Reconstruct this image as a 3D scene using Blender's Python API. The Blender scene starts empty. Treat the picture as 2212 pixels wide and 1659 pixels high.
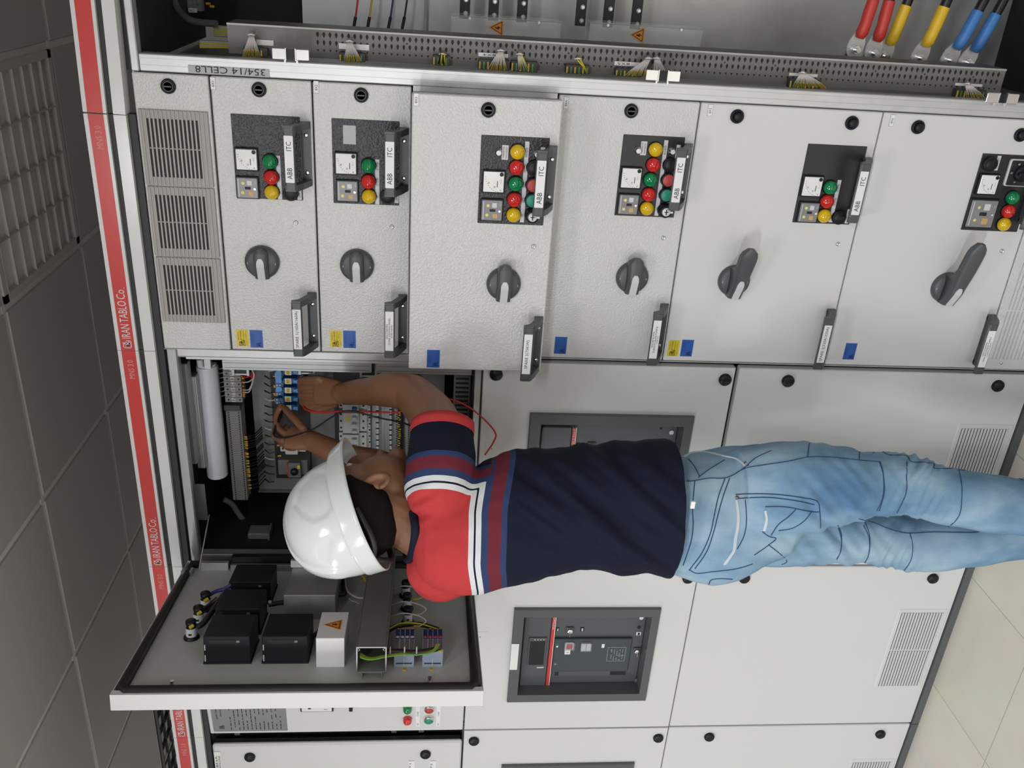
import bpy, bmesh, math, random
from mathutils import Vector, Matrix, noise
from mathutils.bvhtree import BVHTree
random.seed(7)
PI = math.pi
SC = bpy.context.scene
COL = SC.collection
V = Vector

# ------------------------------------------------------------------ camera
FPX = 1920.36
RI = V((0.06238469, -0.07637643, -0.99512552))   # image right in the room (the phone was held on its side)
RD = V((-0.896396, -0.4426969, -0.02221808))      # image down
RF = V((-0.43884208, 0.8934126, -0.09608104))     # view direction
CP = V((0.8598282, -1.8880275, 1.5084692))
cam = bpy.data.cameras.new('camera')
cam.sensor_fit = 'HORIZONTAL'; cam.sensor_width = 36.0; cam.lens = FPX / 2212 * 36.0
cam.clip_start = 0.05
cam_o = bpy.data.objects.new('camera', cam); COL.objects.link(cam_o)
mw = Matrix.Identity(4)
for i in range(3):
    mw[i][0] = RI[i]; mw[i][1] = -RD[i]; mw[i][2] = -RF[i]; mw[i][3] = CP[i]
cam_o.matrix_world = mw
SC.camera = cam_o
SC.view_settings.view_transform = 'Standard'
SC.view_settings.look = 'None'
SC.view_settings.gamma = 1.0
SC.view_settings.use_curve_mapping = False
SC.view_settings.exposure = 0.0
wd = bpy.data.worlds.new('world'); SC.world = wd; wd.use_nodes = True
wd.node_tree.nodes['Background'].inputs[0].default_value = (0.8, 0.9, 1.0, 1)
wd.node_tree.nodes['Background'].inputs[1].default_value = 0.05

# ------------------------------------------------------------------ lights (ceiling luminaires and a window, all behind the camera)
def area(name, loc, size, sizey, energy, color, target):
    l = bpy.data.lights.new(name, 'AREA'); l.shape = 'RECTANGLE'; l.size = size; l.size_y = sizey
    l.energy = energy; l.color = color
    o = bpy.data.objects.new(name, l); COL.objects.link(o); o.location = loc
    o.rotation_euler = (V(target) - V(loc)).to_track_quat('-Z', 'Y').to_euler()
    return o
area('luminaire_near', (0.05, -1.60, 2.58), 0.32, 0.32, 9, (0.95, 0.93, 0.96), (0.05, -1.60, 0))
area('luminaire_far', (-1.2, -4.6, 2.58), 1.15, 0.55, 132, (0.93, 0.96, 1.0), (-1.2, -4.6, 0))
area('luminaire_left', (-3.0, -2.4, 2.58), 1.15, 0.55, 54, (0.93, 0.96, 1.0), (-3.0, -2.4, 0))
area('luminaire_right', (1.6, -3.4, 2.58), 1.15, 0.55, 68, (0.93, 0.95, 1.0), (1.6, -3.4, 0))
area('doorway_light', (-0.55, -6.3, 1.45), 0.6, 1.1, 27, (0.97, 0.96, 1.0), (0.3, 0.0, 1.3))

def ray(px, py):
    return RF + RI * ((px - 1106) / FPX) + RD * ((py - 829.5) / FPX)
def at(px, py, Y=0.0):
    d = ray(px, py); t = (Y - CP.y) / d.y
    return CP + d * t
def atz(px, py, Z):
    d = ray(px, py); t = (Z - CP.z) / d.z
    return CP + d * t
def atF(F, px, py, w=0.0):
    """local (u, v) on frame F's plane at offset w for the pixel"""
    Fi = F.inverted(); o = Fi @ CP; d = Fi.to_3x3() @ ray(px, py)
    t = (w - o.z) / d.z; p = o + d * t
    return p.x, p.y
def frame(o, u, w):
    """local x = u, local z = w (out of the face), local y = up"""
    u = V(u).normalized(); w = V(w).normalized(); v = w.cross(u)
    m = Matrix.Identity(4)
    for i in range(3):
        m[i][0] = u[i]; m[i][1] = v[i]; m[i][2] = w[i]; m[i][3] = o[i]
    return m
def FY(Y=0.0): return frame((0, Y, 0), (1, 0, 0), (0, -1, 0))     # u = X, v = Z, w = towards the room

# ------------------------------------------------------------------ materials
MATS = {}
def mat(name, col, rough=0.5, metal=0.0, bump=None, vary=None, trans=0.0, emit=None, spec=0.5, coat=0.0, alpha=1.0):
    if name in MATS: return MATS[name]
    m = bpy.data.materials.new(name); m.use_nodes = True
    nt = m.node_tree; b = nt.nodes['Principled BSDF']
    b.inputs['Base Color'].default_value = (*col, 1); b.inputs['Roughness'].default_value = rough
    b.inputs['Metallic'].default_value = metal; b.inputs['Specular IOR Level'].default_value = spec
    b.inputs['Transmission Weight'].default_value = trans
    b.inputs['Coat Weight'].default_value = coat; b.inputs['Alpha'].default_value = alpha
    if emit: b.inputs['Emission Color'].default_value = (*emit[0], 1); b.inputs['Emission Strength'].default_value = emit[1]
    tc = nt.nodes.new('ShaderNodeTexCoord')
    if bump:
        sc, st, dist = bump
        n = nt.nodes.new('ShaderNodeTexNoise'); n.inputs['Scale'].default_value = sc; n.inputs['Detail'].default_value = 1.5
        bp = nt.nodes.new('ShaderNodeBump'); bp.inputs['Strength'].default_value = st; bp.inputs['Distance'].default_value = dist
        nt.links.new(tc.outputs['Object'], n.inputs['Vector']); nt.links.new(n.outputs['Fac'], bp.inputs['Height'])
        nt.links.new(bp.outputs['Normal'], b.inputs['Normal'])
    if vary:
        sc, amt = vary
        n = nt.nodes.new('ShaderNodeTexNoise'); n.inputs['Scale'].default_value = sc; n.inputs['Detail'].default_value = 4
        mp = nt.nodes.new('ShaderNodeMapRange'); mp.inputs['To Min'].default_value = max(0, rough - amt); mp.inputs['To Max'].default_value = rough + amt
        nt.links.new(tc.outputs['Object'], n.inputs['Vector']); nt.links.new(n.outputs['Fac'], mp.inputs['Value'])
        nt.links.new(mp.outputs['Result'], b.inputs['Roughness'])
        mx = nt.nodes.new('ShaderNodeMix'); mx.data_type = 'RGBA'
        mx.inputs['A'].default_value = (*[c * (1 - amt) for c in col], 1); mx.inputs['B'].default_value = (*[min(1, c * (1 + amt)) for c in col], 1)
        nt.links.new(n.outputs['Fac'], mx.inputs['Factor']); nt.links.new(mx.outputs['Result'], b.inputs['Base Color'])
    MATS[name] = m
    return m
mat('paint', (0.62, 0.62, 0.61), 0.24, bump=(230, 1.0, 0.0016))
mat('paint_smooth', (0.66, 0.66, 0.655), 0.42, bump=(500, 0.12, 0.0004))
mat('paint_white', (0.72, 0.73, 0.73), 0.22)
mat('plate_black', (0.030, 0.028, 0.032), 0.30, bump=(260, 1.0, 0.0018))
mat('plate_black_smooth', (0.018, 0.018, 0.021), 0.35, bump=(520, 0.12, 0.0003))
mat('galvanised', (0.58, 0.585, 0.59), 0.36, 0.6, vary=(22, 0.14))
mat('galvanised_dark', (0.42, 0.44, 0.44), 0.45, 0.8, vary=(14, 0.2))
mat('steel', (0.72, 0.72, 0.72), 0.22, 1.0)
mat('perforated', (0.17, 0.165, 0.16), 0.5, 0.2)
mat('perforated_lip', (0.42, 0.405, 0.39), 0.45, 0.3)
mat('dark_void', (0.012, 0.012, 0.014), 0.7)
mat('inner_shade_grey', (0.20, 0.205, 0.20), 0.5)  # light grey sheet darkened: the compartment's shade is put into the colour
mat('door_inner', (0.47, 0.49, 0.475), 0.45, bump=(420, 0.15, 0.0004))
mat('frame_dark', (0.022, 0.023, 0.025), 0.5)
mat('grey_plastic', (0.078, 0.086, 0.088), 0.42)
mat('handle_grey', (0.070, 0.078, 0.080), 0.38)
mat('acb_frame', (0.098, 0.104, 0.108), 0.45)
mat('acb_body', (0.09, 0.096, 0.106), 0.4)
mat('acb_blue', (0.055, 0.068, 0.08), 0.4)
mat('black_plastic', (0.009, 0.009, 0.012), 0.42, spec=0.35)
mat('black_satin', (0.010, 0.010, 0.012), 0.5)
mat('rubber', (0.010, 0.010, 0.011), 0.55)
mat('vent_grey', (0.40, 0.385, 0.37), 0.5)
mat('slot_black', (0.03, 0.026, 0.024), 0.8)
mat('white_plastic', (0.75, 0.76, 0.76), 0.35)
mat('label_white', (0.80, 0.80, 0.80), 0.45)
mat('label_grey', (0.62, 0.62, 0.64), 0.4)
mat('ink', (0.012, 0.012, 0.014), 0.6)
mat('white_ink', (0.72, 0.70, 0.69), 0.6)
mat('pink_ink', (0.70, 0.32, 0.30), 0.6)
mat('red_band', (0.60, 0.055, 0.05), 0.30)
mat('blue_sticker', (0.025, 0.10, 0.40), 0.4)
mat('blue_ink', (0.010, 0.035, 0.13), 0.5)
mat('yellow_sticker', (0.72, 0.55, 0.02), 0.4)
mat('orange_sign', (0.80, 0.30, 0.03), 0.35)
mat('lamp_red', (0.62, 0.02, 0.018), 0.10, coat=0.6)
mat('lamp_green', (0.0, 0.22, 0.065), 0.10, coat=0.6)
mat('lamp_yellow', (0.72, 0.47, 0.005), 0.10, coat=0.6)
mat('button_red', (0.50, 0.06, 0.05), 0.45)
mat('button_green', (0.02, 0.30, 0.19), 0.45)
mat('meter_white', (0.80, 0.80, 0.79), 0.15)
mat('relay_grey', (0.22, 0.225, 0.23), 0.25)
mat('led_yellow', (0.75, 0.68, 0.15), 0.4)
mat('key_orange', (0.60, 0.35, 0.12), 0.4)
mat('aluminium', (0.44, 0.45, 0.45), 0.4, 0.7)
mat('duct_grey', (0.15, 0.15, 0.145), 0.5)
mat('duct_inner', (0.20, 0.21, 0.18), 0.5)
mat('lamp_housing', (0.62, 0.62, 0.68), 0.5)
mat('wire_black', (0.012, 0.012, 0.013), 0.4)
mat('wire_white', (0.50, 0.47, 0.45), 0.5)
mat('wire_yellow', (0.62, 0.52, 0.02), 0.4)
mat('wire_green', (0.10, 0.32, 0.04), 0.4)
mat('wire_red', (0.60, 0.02, 0.02), 0.35)
mat('wire_blue', (0.02, 0.03, 0.16), 0.4)
mat('ferrule_yellow', (0.72, 0.50, 0.02), 0.5)
mat('ferrule_orange', (0.80, 0.38, 0.02), 0.5)
mat('terminal_grey', (0.22, 0.22, 0.21), 0.5)
mat('terminal_dark', (0.05, 0.05, 0.05), 0.5)
mat('socket_blue', (0.03, 0.13, 0.32), 0.35)
mat('relay_blue', (0.02, 0.10, 0.24), 0.25)
mat('clip_blue', (0.10, 0.30, 0.62), 0.4)
mat('light_blue', (0.36, 0.45, 0.58), 0.4)
mat('navy_plastic', (0.02, 0.025, 0.12), 0.4)
mat('mcb_grey', (0.52, 0.53, 0.53), 0.4)
mat('sleeve_red', (0.56, 0.045, 0.03), 0.45)
mat('sleeve_yellow', (0.75, 0.48, 0.02), 0.45)
mat('sleeve_blue', (0.05, 0.20, 0.52), 0.45)
mat('copper', (0.30, 0.16, 0.10), 0.4, 0.8)
mat('acrylic', (0.9, 0.93, 0.93), 0.06, alpha=0.22, spec=0.7)
mat('lens', (0.5, 0.55, 0.58), 0.08, alpha=0.16, spec=0.8)
mat('tape', (0.42, 0.43, 0.44), 0.4)
mat('plate_silver', (0.27, 0.28, 0.275), 0.35, 0.5)
mat('plaster', (0.62, 0.62, 0.60), 0.8)
mat('ceiling_tile', (0.44, 0.41, 0.41), 0.6, bump=(160, 0.12, 0.0006))
mat('louvre', (0.50, 0.47, 0.45), 0.5)
mat('louvre_dark', (0.035, 0.037, 0.04), 0.22)
mat('grid_white', (0.66, 0.64, 0.62), 0.5)

def floor_mat():
    m = bpy.data.materials.new('floor_tiles'); m.use_nodes = True; nt = m.node_tree; b = nt.nodes['Principled BSDF']
    tc = nt.nodes.new('ShaderNodeTexCoord'); mp = nt.nodes.new('ShaderNodeMapping')
    mp.inputs['Location'].default_value = (0.635, 0.285, 0)
    br = nt.nodes.new('ShaderNodeTexBrick'); br.offset = 0.0; br.inputs['Scale'].default_value = 1.0
    br.inputs['Brick Width'].default_value = 0.4; br.inputs['Row Height'].default_value = 0.4
    br.inputs['Mortar Size'].default_value = 0.0012; br.inputs['Mortar Smooth'].default_value = 0.3
    br.inputs['Color1'].default_value = (0.74, 0.70, 0.60, 1); br.inputs['Color2'].default_value = (0.70, 0.665, 0.565, 1)
    br.inputs['Mortar'].default_value = (0.36, 0.35, 0.29, 1)
    nz = nt.nodes.new('ShaderNodeTexNoise'); nz.inputs['Scale'].default_value = 7; nz.inputs['Detail'].default_value = 5
    mx = nt.nodes.new('ShaderNodeMix'); mx.data_type = 'RGBA'; mx.blend_type = 'MULTIPLY'; mx.inputs['Factor'].default_value = 0.25
    nt.links.new(tc.outputs['Object'], mp.inputs['Vector']); nt.links.new(mp.outputs['Vector'], br.inputs['Vector'])
    nt.links.new(tc.outputs['Object'], nz.inputs['Vector'])
    nt.links.new(br.outputs['Color'], mx.inputs['A']); nt.links.new(nz.outputs['Color'], mx.inputs['B'])
    nt.links.new(mx.outputs['Result'], b.inputs['Base Color']); b.inputs['Roughness'].default_value = 0.32
    MATS['floor_tiles'] = m
floor_mat()

# ------------------------------------------------------------------ mesh building
_T = {}
def text_geo(s):
    if s in _T: return _T[s]
    c = bpy.data.curves.new('t', 'FONT'); c.body = s; c.size = 1.0; c.align_x = 'CENTER'; c.align_y = 'CENTER'
    c.resolution_u = 2
    o = bpy.data.objects.new('t', c); COL.objects.link(o)
    me = bpy.data.meshes.new_from_object(o)
    vs = [v.co.copy() for v in me.vertices]; fs = [tuple(p.vertices) for p in me.polygons]
    COL.objects.unlink(o); bpy.data.objects.remove(o); bpy.data.meshes.remove(me); bpy.data.curves.remove(c)
    if vs:
        x0 = min(v.x for v in vs); x1 = max(v.x for v in vs); y0 = min(v.y for v in vs); y1 = max(v.y for v in vs)
        for v in vs:
            v.x = (v.x - (x0 + x1) / 2) / max(1e-6, x1 - x0); v.y = (v.y - (y0 + y1) / 2) / max(1e-6, y1 - y0)
    _T[s] = (vs, fs)
    return _T[s]

class MB:
    def __init__(s, F=None):
        s.v = []; s.f = []; s.m = []; s.sm = []; s.mats = []; s.F = F or Matrix.Identity(4)
    def mi(s, n):
        if n not in s.mats: s.mats.append(n)
        return s.mats.index(n)
    def add(s, vs, fs, m, smooth=False, M=None):
        T = s.F @ M if M is not None else s.F
        b = len(s.v); s.v += [T @ V(p) for p in vs]; k = s.mi(m)
        for f in fs:
            s.f.append(tuple(b + i for i in f)); s.m.append(k); s.sm.append(smooth)
    def box(s, x0, x1, y0, y1, z0, z1, m, M=None):
        x0, x1 = sorted((x0, x1)); y0, y1 = sorted((y0, y1)); z0, z1 = sorted((z0, z1))
        vs = [(x, y, z) for z in (z0, z1) for y in (y0, y1) for x in (x0, x1)]
        s.add(vs, [(0, 2, 3, 1), (4, 5, 7, 6), (0, 1, 5, 4), (2, 6, 7, 3), (0, 4, 6, 2), (1, 3, 7, 5)], m, False, M)
    def loft(s, rings, m, smooth=True, cap0=True, cap1=True, closed=True, M=None):
        n = len(rings[0]); vs = [p for r in rings for p in r]; fs = []
        for i in range(len(rings) - 1):
            for j in range(n if closed else n - 1):
                k = (j + 1) % n
                fs.append((i * n + j, i * n + k, (i + 1) * n + k, (i + 1) * n + j))
        s.add(vs, fs, m, smooth, M)
        if cap0: s.add(rings[0], [tuple(reversed(range(n)))], m, False, M)
        if cap1: s.add(rings[-1], [tuple(range(n))], m, False, M)
    def rp(s, x0, x1, y0, y1, z0, z1, m, r=0.002, b=0.0008, M=None, seg=3):
        """rounded, edge-bevelled slab: outline in x-y, thickness in z, bevel at z1"""
        x0, x1 = sorted((x0, x1)); y0, y1 = sorted((y0, y1))
        r = min(r, (x1 - x0) / 2.01, (y1 - y0) / 2.01); b = min(b, r * 0.9 if r > 0 else b)
        def ring(ins, z):
            o = []; rr = max(r - ins, 1e-5)
            for cx, cy, a0 in ((x1 - r, y1 - r, 0), (x0 + r, y1 - r, 90), (x0 + r, y0 + r, 180), (x1 - r, y0 + r, 270)):
                for i in range(seg + 1):
                    a = math.radians(a0 + 90 * i / seg); o.append((cx + rr * math.cos(a), cy + rr * math.sin(a), z))
            return o
        s.loft([ring(0, z0), ring(0, z1 - b), ring(b, z1)], m, False, M=M)
    def prism(s, poly, z0, z1, m, M=None, smooth=False):
        a = sum(poly[i][0] * poly[(i + 1) % len(poly)][1] - poly[(i + 1) % len(poly)][0] * poly[i][1] for i in range(len(poly)))
        if a < 0: poly = poly[::-1]
        s.loft([[(x, y, z0) for x, y in poly], [(x, y, z1) for x, y in poly]], m, smooth, M=M)
    def lathe(s, prof, m, n=24, M=None, smooth=True, mat_at=None):
        """profile of (radius, z) around local z"""
        rings = [[(r * math.cos(2 * PI * i / n), r * math.sin(2 * PI * i / n), z) for i in range(n)] for r, z in prof]
        s.loft(rings, m, smooth, cap0=prof[0][0] > 1e-4, cap1=prof[-1][0] > 1e-4, M=M)
    def cyl(s, c, r, h, m, n=20, M=None, b=0.0):
        T = Matrix.Translation(V(c)); T = M @ T if M is not None else T
        if b: 
            s.lathe([(r, 0), (r, h - b)], m, n, T); s.lathe([(r, h - b), (r - b, h)], m, n, T)
        else: s.lathe([(r, 0), (r, h)], m, n, T)
    def tube(s, pts, r, m, n=8, M=None, closed=False, caps=True):
        pts = [V(p) for p in pts]; rings = []; up = None
        for i, p in enumerate(pts):
            a = pts[i - 1] if (i or closed) else p; b = pts[(i + 1) % len(pts)] if (i < len(pts) - 1 or closed) else p
            t = (b - a).normalized() if (b - a).length > 1e-9 else V((0, 0, 1))
            if up is None: up = t.orthogonal().normalized()
            up = (up - t * up.dot(t)); up = up.normalized() if up.length > 1e-6 else t.orthogonal().normalized()
            q = t.cross(up); rr = r[i] if isinstance(r, (list, tuple)) else r
            rings.append([p + (up * math.cos(2 * PI * k / n) + q * math.sin(2 * PI * k / n)) * rr for k in range(n)])
        if closed: rings.append(rings[0]); caps = False
        s.loft(rings, m, True, caps, caps, M=M)
    def text(s, t, cx, cy, w, h, z, m, M=None, rot=0):
        vs, fs = text_geo(t); c, sn = math.cos(math.radians(rot)), math.sin(math.radians(rot))
        out = []
        for v in vs:
            x, y = v.x * w, v.y * h; out.append((cx + x * c - y * sn, cy + x * sn + y * c, z))
        s.add(out, fs, m, False, M)
    def obj(s, name, parent=None, mod=None):
        me = bpy.data.meshes.new(name); me.from_pydata([tuple(v) for v in s.v], [], s.f)
        for n in s.mats: me.materials.append(MATS[n])
        me.polygons.foreach_set('material_index', s.m); me.polygons.foreach_set('use_smooth', s.sm)
        me.update()
        o = bpy.data.objects.new(name, me); COL.objects.link(o)
        if parent is not None:
            o.parent = parent; o.matrix_parent_inverse = parent.matrix_world.inverted()
        return o
def crv(pts, k=6):
    """Catmull-Rom through points"""
    pts = [V(p) for p in pts]; out = []
    for i in range(len(pts) - 1):
        p0 = pts[max(i - 1, 0)]; p1 = pts[i]; p2 = pts[i + 1]; p3 = pts[min(i + 2, len(pts) - 1)]
        for j in range(k):
            t = j / k
            out.append(0.5 * ((2 * p1) + (p2 - p0) * t + (2 * p0 - 5 * p1 + 4 * p2 - p3) * t * t + (3 * p1 - p0 - 3 * p2 + p3) * t ** 3))
    out.append(pts[-1]); return out
def tag(o, label=None, cat=None, group=None, kind=None):
    if label: o['label'] = label
    if cat: o['category'] = cat
    if group: o['group'] = group
    if kind: o['kind'] = kind
    return o
def thing(name, loc, label, cat, group=None):
    o = bpy.data.objects.new(name, None); COL.objects.link(o); o.empty_display_size = 0.05
    o.location = loc; bpy.context.view_layer.update(); o.matrix_world = Matrix.Translation(V(loc))
    return tag(o, label, cat, group)
def sub(name, parent, fn, F=None):
    mb = MB(F); fn(mb); return mb.obj(name, parent)

# ------------------------------------------------------------------ the room
FZ = -0.022; CZ = 2.62
def plane_box(name, x0, x1, y0, y1, z0, z1, m):
    b = MB(); b.box(x0, x1, y0, y1, z0, z1, m); return tag(b.obj(name), kind='structure')
plane_box('floor', -7, 4.5, -6.8, 2.9, FZ - 0.1, FZ, 'floor_tiles')
plane_box('wall_back', -7, 4.5, 2.8, 2.9, FZ, CZ + 0.1, 'plaster')
plane_box('wall_front', -7, 4.5, -6.9, -6.8, FZ, CZ + 0.1, 'plaster')
plane_box('wall_left', -7.1, -7, -6.9, 2.9, FZ, CZ + 0.1, 'plaster')
plane_box('wall_right', 4.5, 4.6, -6.9, 2.9, FZ, CZ + 0.1, 'plaster')
b = MB()
b.box(-7, 4.5, -6.8, 2.8, CZ + 0.012, CZ + 0.1, 'grid_white')
X0, Y0, PX, PY = -0.075, 0.955, 0.6, 0.56
for i in range(-12, 9):
    for j in range(-14, 4):
        x0 = X0 + i * PX + 0.013; x1 = X0 + (i + 1) * PX - 0.013; y1 = Y0 + j * PY - 0.011; y0 = Y0 + (j - 1) * PY + 0.011
        if x1 < -7 or x0 > 4.5 or y0 > 2.8 or y1 < -6.8: continue
        if (i, j) in ((0, 0), (-5, 1), (-4, 1)): continue
        x0 = max(x0, -6.99); x1 = min(x1, 4.49); y0 = max(y0, -6.79); y1 = min(y1, 2.79)
        b.loft([[(x0 - .004, y0 - .004, CZ + .012), (x0 - .004, y1 + .004, CZ + .012), (x1 + .004, y1 + .004, CZ + .012), (x1 + .004, y0 - .004, CZ + .012)],
                [(x0, y0, CZ - .002), (x0, y1, CZ - .002), (x1, y1, CZ - .002), (x1, y0, CZ - .002)]], 'ceiling_tile', False, cap0=False)
for i in range(-12, 9):
    b.box(X0 + i * PX - .011, X0 + i * PX + .011, -6.8, 2.8, CZ + .003, CZ + .013, 'grid_white') if -7 < X0 + i * PX < 4.4 else None
for j in range(-14, 5):
    b.box(-7, 4.5, Y0 + j * PY - .009, Y0 + j * PY + .009, CZ + .002, CZ + .013, 'grid_white') if -6.8 < Y0 + j * PY < 2.7 else None
tag(b.obj('ceiling'), kind='structure')

# louvred ceiling units
def louvre(x0, x1, y0, y1, nl, nc, m, label, deep, name):
    t = thing(name, ((x0 + x1) / 2, (y0 + y1) / 2, CZ + .01), label, 'ceiling grille')
    f = MB(); w = 0.022
    for a in ((x0, x1, y0, y0 + w), (x0, x1, y1 - w, y1), (x0, x0 + w, y0, y1), (x1 - w, x1, y0, y1)):
        f.box(a[0], a[1], a[2], a[3], CZ - .004, CZ + .012, m)
    f.obj('frame', t)
    g = MB()
    for k in range(nl):
        y = y0 + w + (y1 - y0 - 2 * w) * (k + .5) / nl; h = (y1 - y0 - 2 * w) / nl
        g.loft([[(x, y - h * .42, CZ - .002), (x, y - h * .30, CZ + .012), (x, y - h * .20, CZ + deep), (x, y - h * .08, CZ + deep), (x, y - h * .20, CZ + .012), (x, y - h * .38, CZ - .004)] for x in (x0 + w, x1 - w)], m, True)
    g.obj('lamella_panel', t)
    c = MB()
    for k in range(1, nc):
        x = x0 + w + (x1 - x0 - 2 * w) * k / nc
        c.box(x - .0015, x + .0015, y0 + w, y1 - w, CZ - .004, CZ + deep, m)
    c.obj('cross_bars', t)
    p = MB(); p.box(x0 + w, x1 - w, y0 + w, y1 - w, CZ + deep, CZ + deep + .004, m); p.obj('back_pan', t)
    return t
louvre(X0 + .01, X0 + PX - .01, Y0 - PY + .008, Y0 - .008, 8, 4, 'louvre', 'grey louvred ceiling grille near the right end of the cabinet row', .034, 'ceiling_grille')
louvre(X0 - 5 * PX + .01, X0 - 3 * PX - .01, Y0 + .008, Y0 + PY - .008, 8, 12, 'louvre_dark', 'dark glossy louvred ceiling panel above the far left cabinets', .034, 'ceiling_grille')
# luminaires that light the room (behind the camera)
for nm, x, y, sx, lb in (('ceiling_luminaire', .05, -1.60, .6, 'square white ceiling luminaire right above the photographer'), ('ceiling_luminaire', 1.6, -3.4, 1.2, 'long white ceiling luminaire behind the photographer, over the far end of the aisle'), ('ceiling_luminaire', -1.2, -4.6, 1.2, 'long white ceiling luminaire far behind the photographer'), ('ceiling_luminaire', -3.0, -2.4, 1.2, 'long white ceiling luminaire over the aisle, away to one side')):
    b = MB(); b.rp(x - sx / 2, x + sx / 2, y - .3, y + .3, CZ - .012, CZ - .004, 'grid_white', r=.01)
    tag(b.obj(nm), lb, 'ceiling light')
# ------------------------------------------------------------------ cabinets
F0 = FY(0.0)
def logo(mb, cx, cy, h, z, m, M=None):
    """rounded square ring, open on top, with a heavy lower-case 'it'"""
    w = h * 1.05; t = h * .09
    for a in ((cx - w / 2, cx - w / 2 + t, cy - h / 2, cy + h / 2), (cx - w / 2, cx + w / 2, cy - h / 2, cy - h / 2 + t), (cx + w / 2 - t, cx + w / 2, cy - h / 2, cy + h * .05), (cx - w / 2, cx + w * .25, cy + h / 2 - t, cy + h / 2)):
        mb.box(a[0], a[1], a[2], a[3], z - .0003, z, m, M)
    mb.text('i', cx - w * .2, cy + h * .02, h * .16, h * .62, z, m, M)
    mb.box(cx - w * .28, cx - w * .13, cy - h * .3, cy + h * .12, z - .0003, z, m, M)
    mb.box(cx - w * .28, cx - w * .13, cy + h * .18, cy + h * .31, z - .0003, z, m, M)
    mb.box(cx + w * .02, cx + w * .19, cy - h * .3, cy + h * .38, z - .0003, z, m, M)
    mb.box(cx - w * .08, cx + w * .34, cy + h * .06, cy + h * .19, z - .0003, z, m, M)
    mb.box(cx + w * .02, cx + w * .36, cy - h * .3, cy - h * .18, z - .0003, z, m, M)

def lock_knob(mb, x, z, w=0.0, style='coin'):
    r = .0145
    mb.cyl((x, z, w), r, .004, 'black_plastic', 24, b=.001)
    mb.lathe([(r, .004), (r * .93, .0065), (r * .8, .0068), (r * .74, .0055), (r * .5, .0055)], 'black_plastic', 24, Matrix.Translation((x, z, w)))
    if style == 'coin':
        mb.lathe([(r * .72, .0056), (r * .66, .0066), (r * .58, .0056), (.0001, .0056)], 'grey_plastic', 20, Matrix.Translation((x, z, w)))
        mb.box(x - .0012, x + .0012, z - .007, z + .007, w + .005, w + .0078, 'grey_plastic')
    else:
        mb.lathe([(r * .6, .0055), (r * .62, .010), (r * .4, .0115), (.0001, .0118)], 'black_plastic', 16, Matrix.Translation((x, z, w)))
def round_lock(mb, x, z, w=0.0):
    mb.lathe([(.0155, 0), (.0155, .006), (.0125, .0095), (.0001, .0105)], 'black_plastic', 20, Matrix.Translation((x, z, w)))

def fascia(parent, x0, x1, words=True, F=F0):
    mb = MB(F); w = .012
    mb.box(x0 + .0006, x1 - .0006, 2.152, 2.197, -.02, w, 'paint_white')
    mb.box(x0 + .0006, x1 - .0006, 2.1585, 2.1885, w, w + .0006, 'red_band')
    mb.box(x0 + .0006, x1 - .0006, 2.1395, 2.152, -.02, w - .008, 'frame_dark')
    mb.box(x0 + .0006, x1 - .0006, 2.1155, 2.1395, -.02, w, 'paint_white')
    mb.box(x0, x1, 2.100, 2.1155, -.02, w - .012, 'frame_dark')
    if words:
        z = w + .0009
        xx = x0 + (.0 if x0 > -.7 else 0)
        logo(mb, xx + .016, 2.1735, .018, z, 'white_ink')
        for wd_, cx_, ww in (('IRAN', .047, .034), ('TABLO', .094, .050), ('Co', .134, .022), ('.', .149, .002)):
            mb.text(wd_, xx + cx_, 2.1735 if wd_ != '.' else 2.164, ww, .0185 if wd_ != '.' else .0022, z, 'white_ink')
        mb.text('MNS 3.0', x1 - .046, 2.1725, .046, .0125, z, 'pink_ink')
    return mb.obj('fascia', parent)

def grille(mb, x0, x1, z0, z1, n, cols=2, w=0.0, base='paint_smooth'):
    """pressed louvre field: thin raised lips with slots"""
    mb.rp(x0, x1, z0, z1, w, w + .0016, base, r=.006, b=.0014)
    cw = (x1 - x0 - .02) / cols
    for c in range(cols):
        a = x0 + .01 + c * cw + .002; e = a + cw - .004
        for k in range(n):
            z = z0 + .010 + (z1 - z0 - .02) * (k + .5) / n; h = (z1 - z0 - .02) / n
            mb.prism([(z - h * .36, w + .0014), (z + h * .22, w + .0014), (z + h * .05, w + .0046), (z - h * .30, w + .0040)], a, e, base,
                     Matrix(((0, 0, 1, 0), (1, 0, 0, 0), (0, 1, 0, 0), (0, 0, 0, 1))))
            mb.box(a, e, z + h * .23, z + h * .42, w + .0015, w + .0019, 'slot_black')

# -- module column cabinet (X 0 .. 0.6) with its open cable compartment (X 0.6 .. 1.02)
cabM = thing('switchgear_cabinet', (0.3, 0.3, 0), 'light grey switchgear cabinet holding six drawer units, cable compartment open on its right', 'cabinet', 'switchgear cabinets in the row')
def body(mb, x0, x1, z0, z1, m, d=.6, t=.003):
    mb.box(x0, x0 + t, z0, z1, -d, -.022, m); mb.box(x1 - t, x1, z0, z1, -d, -.022, m)
    mb.box(x0, x1, z0, z1, -d - t, -d, m); mb.box(x0, x1, z1, z1 + t, -d, -.022, m); mb.box(x0, x1, z0 - t, z0, -d, -.022, m)
sub('body', cabM, lambda m: (body(m, .0005, .601, .0, 2.1, 'galvanised_dark'), m.box(.0005, .0015, 0, 2.19, -.6, -.001, 'paint_smooth')), F0)
sub('plinth', cabM, lambda m: m.box(0.001, 1.02, FZ, -.001, -.58, .004, 'acb_frame'), F0)
fascia(cabM, 0.0, .515)
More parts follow.
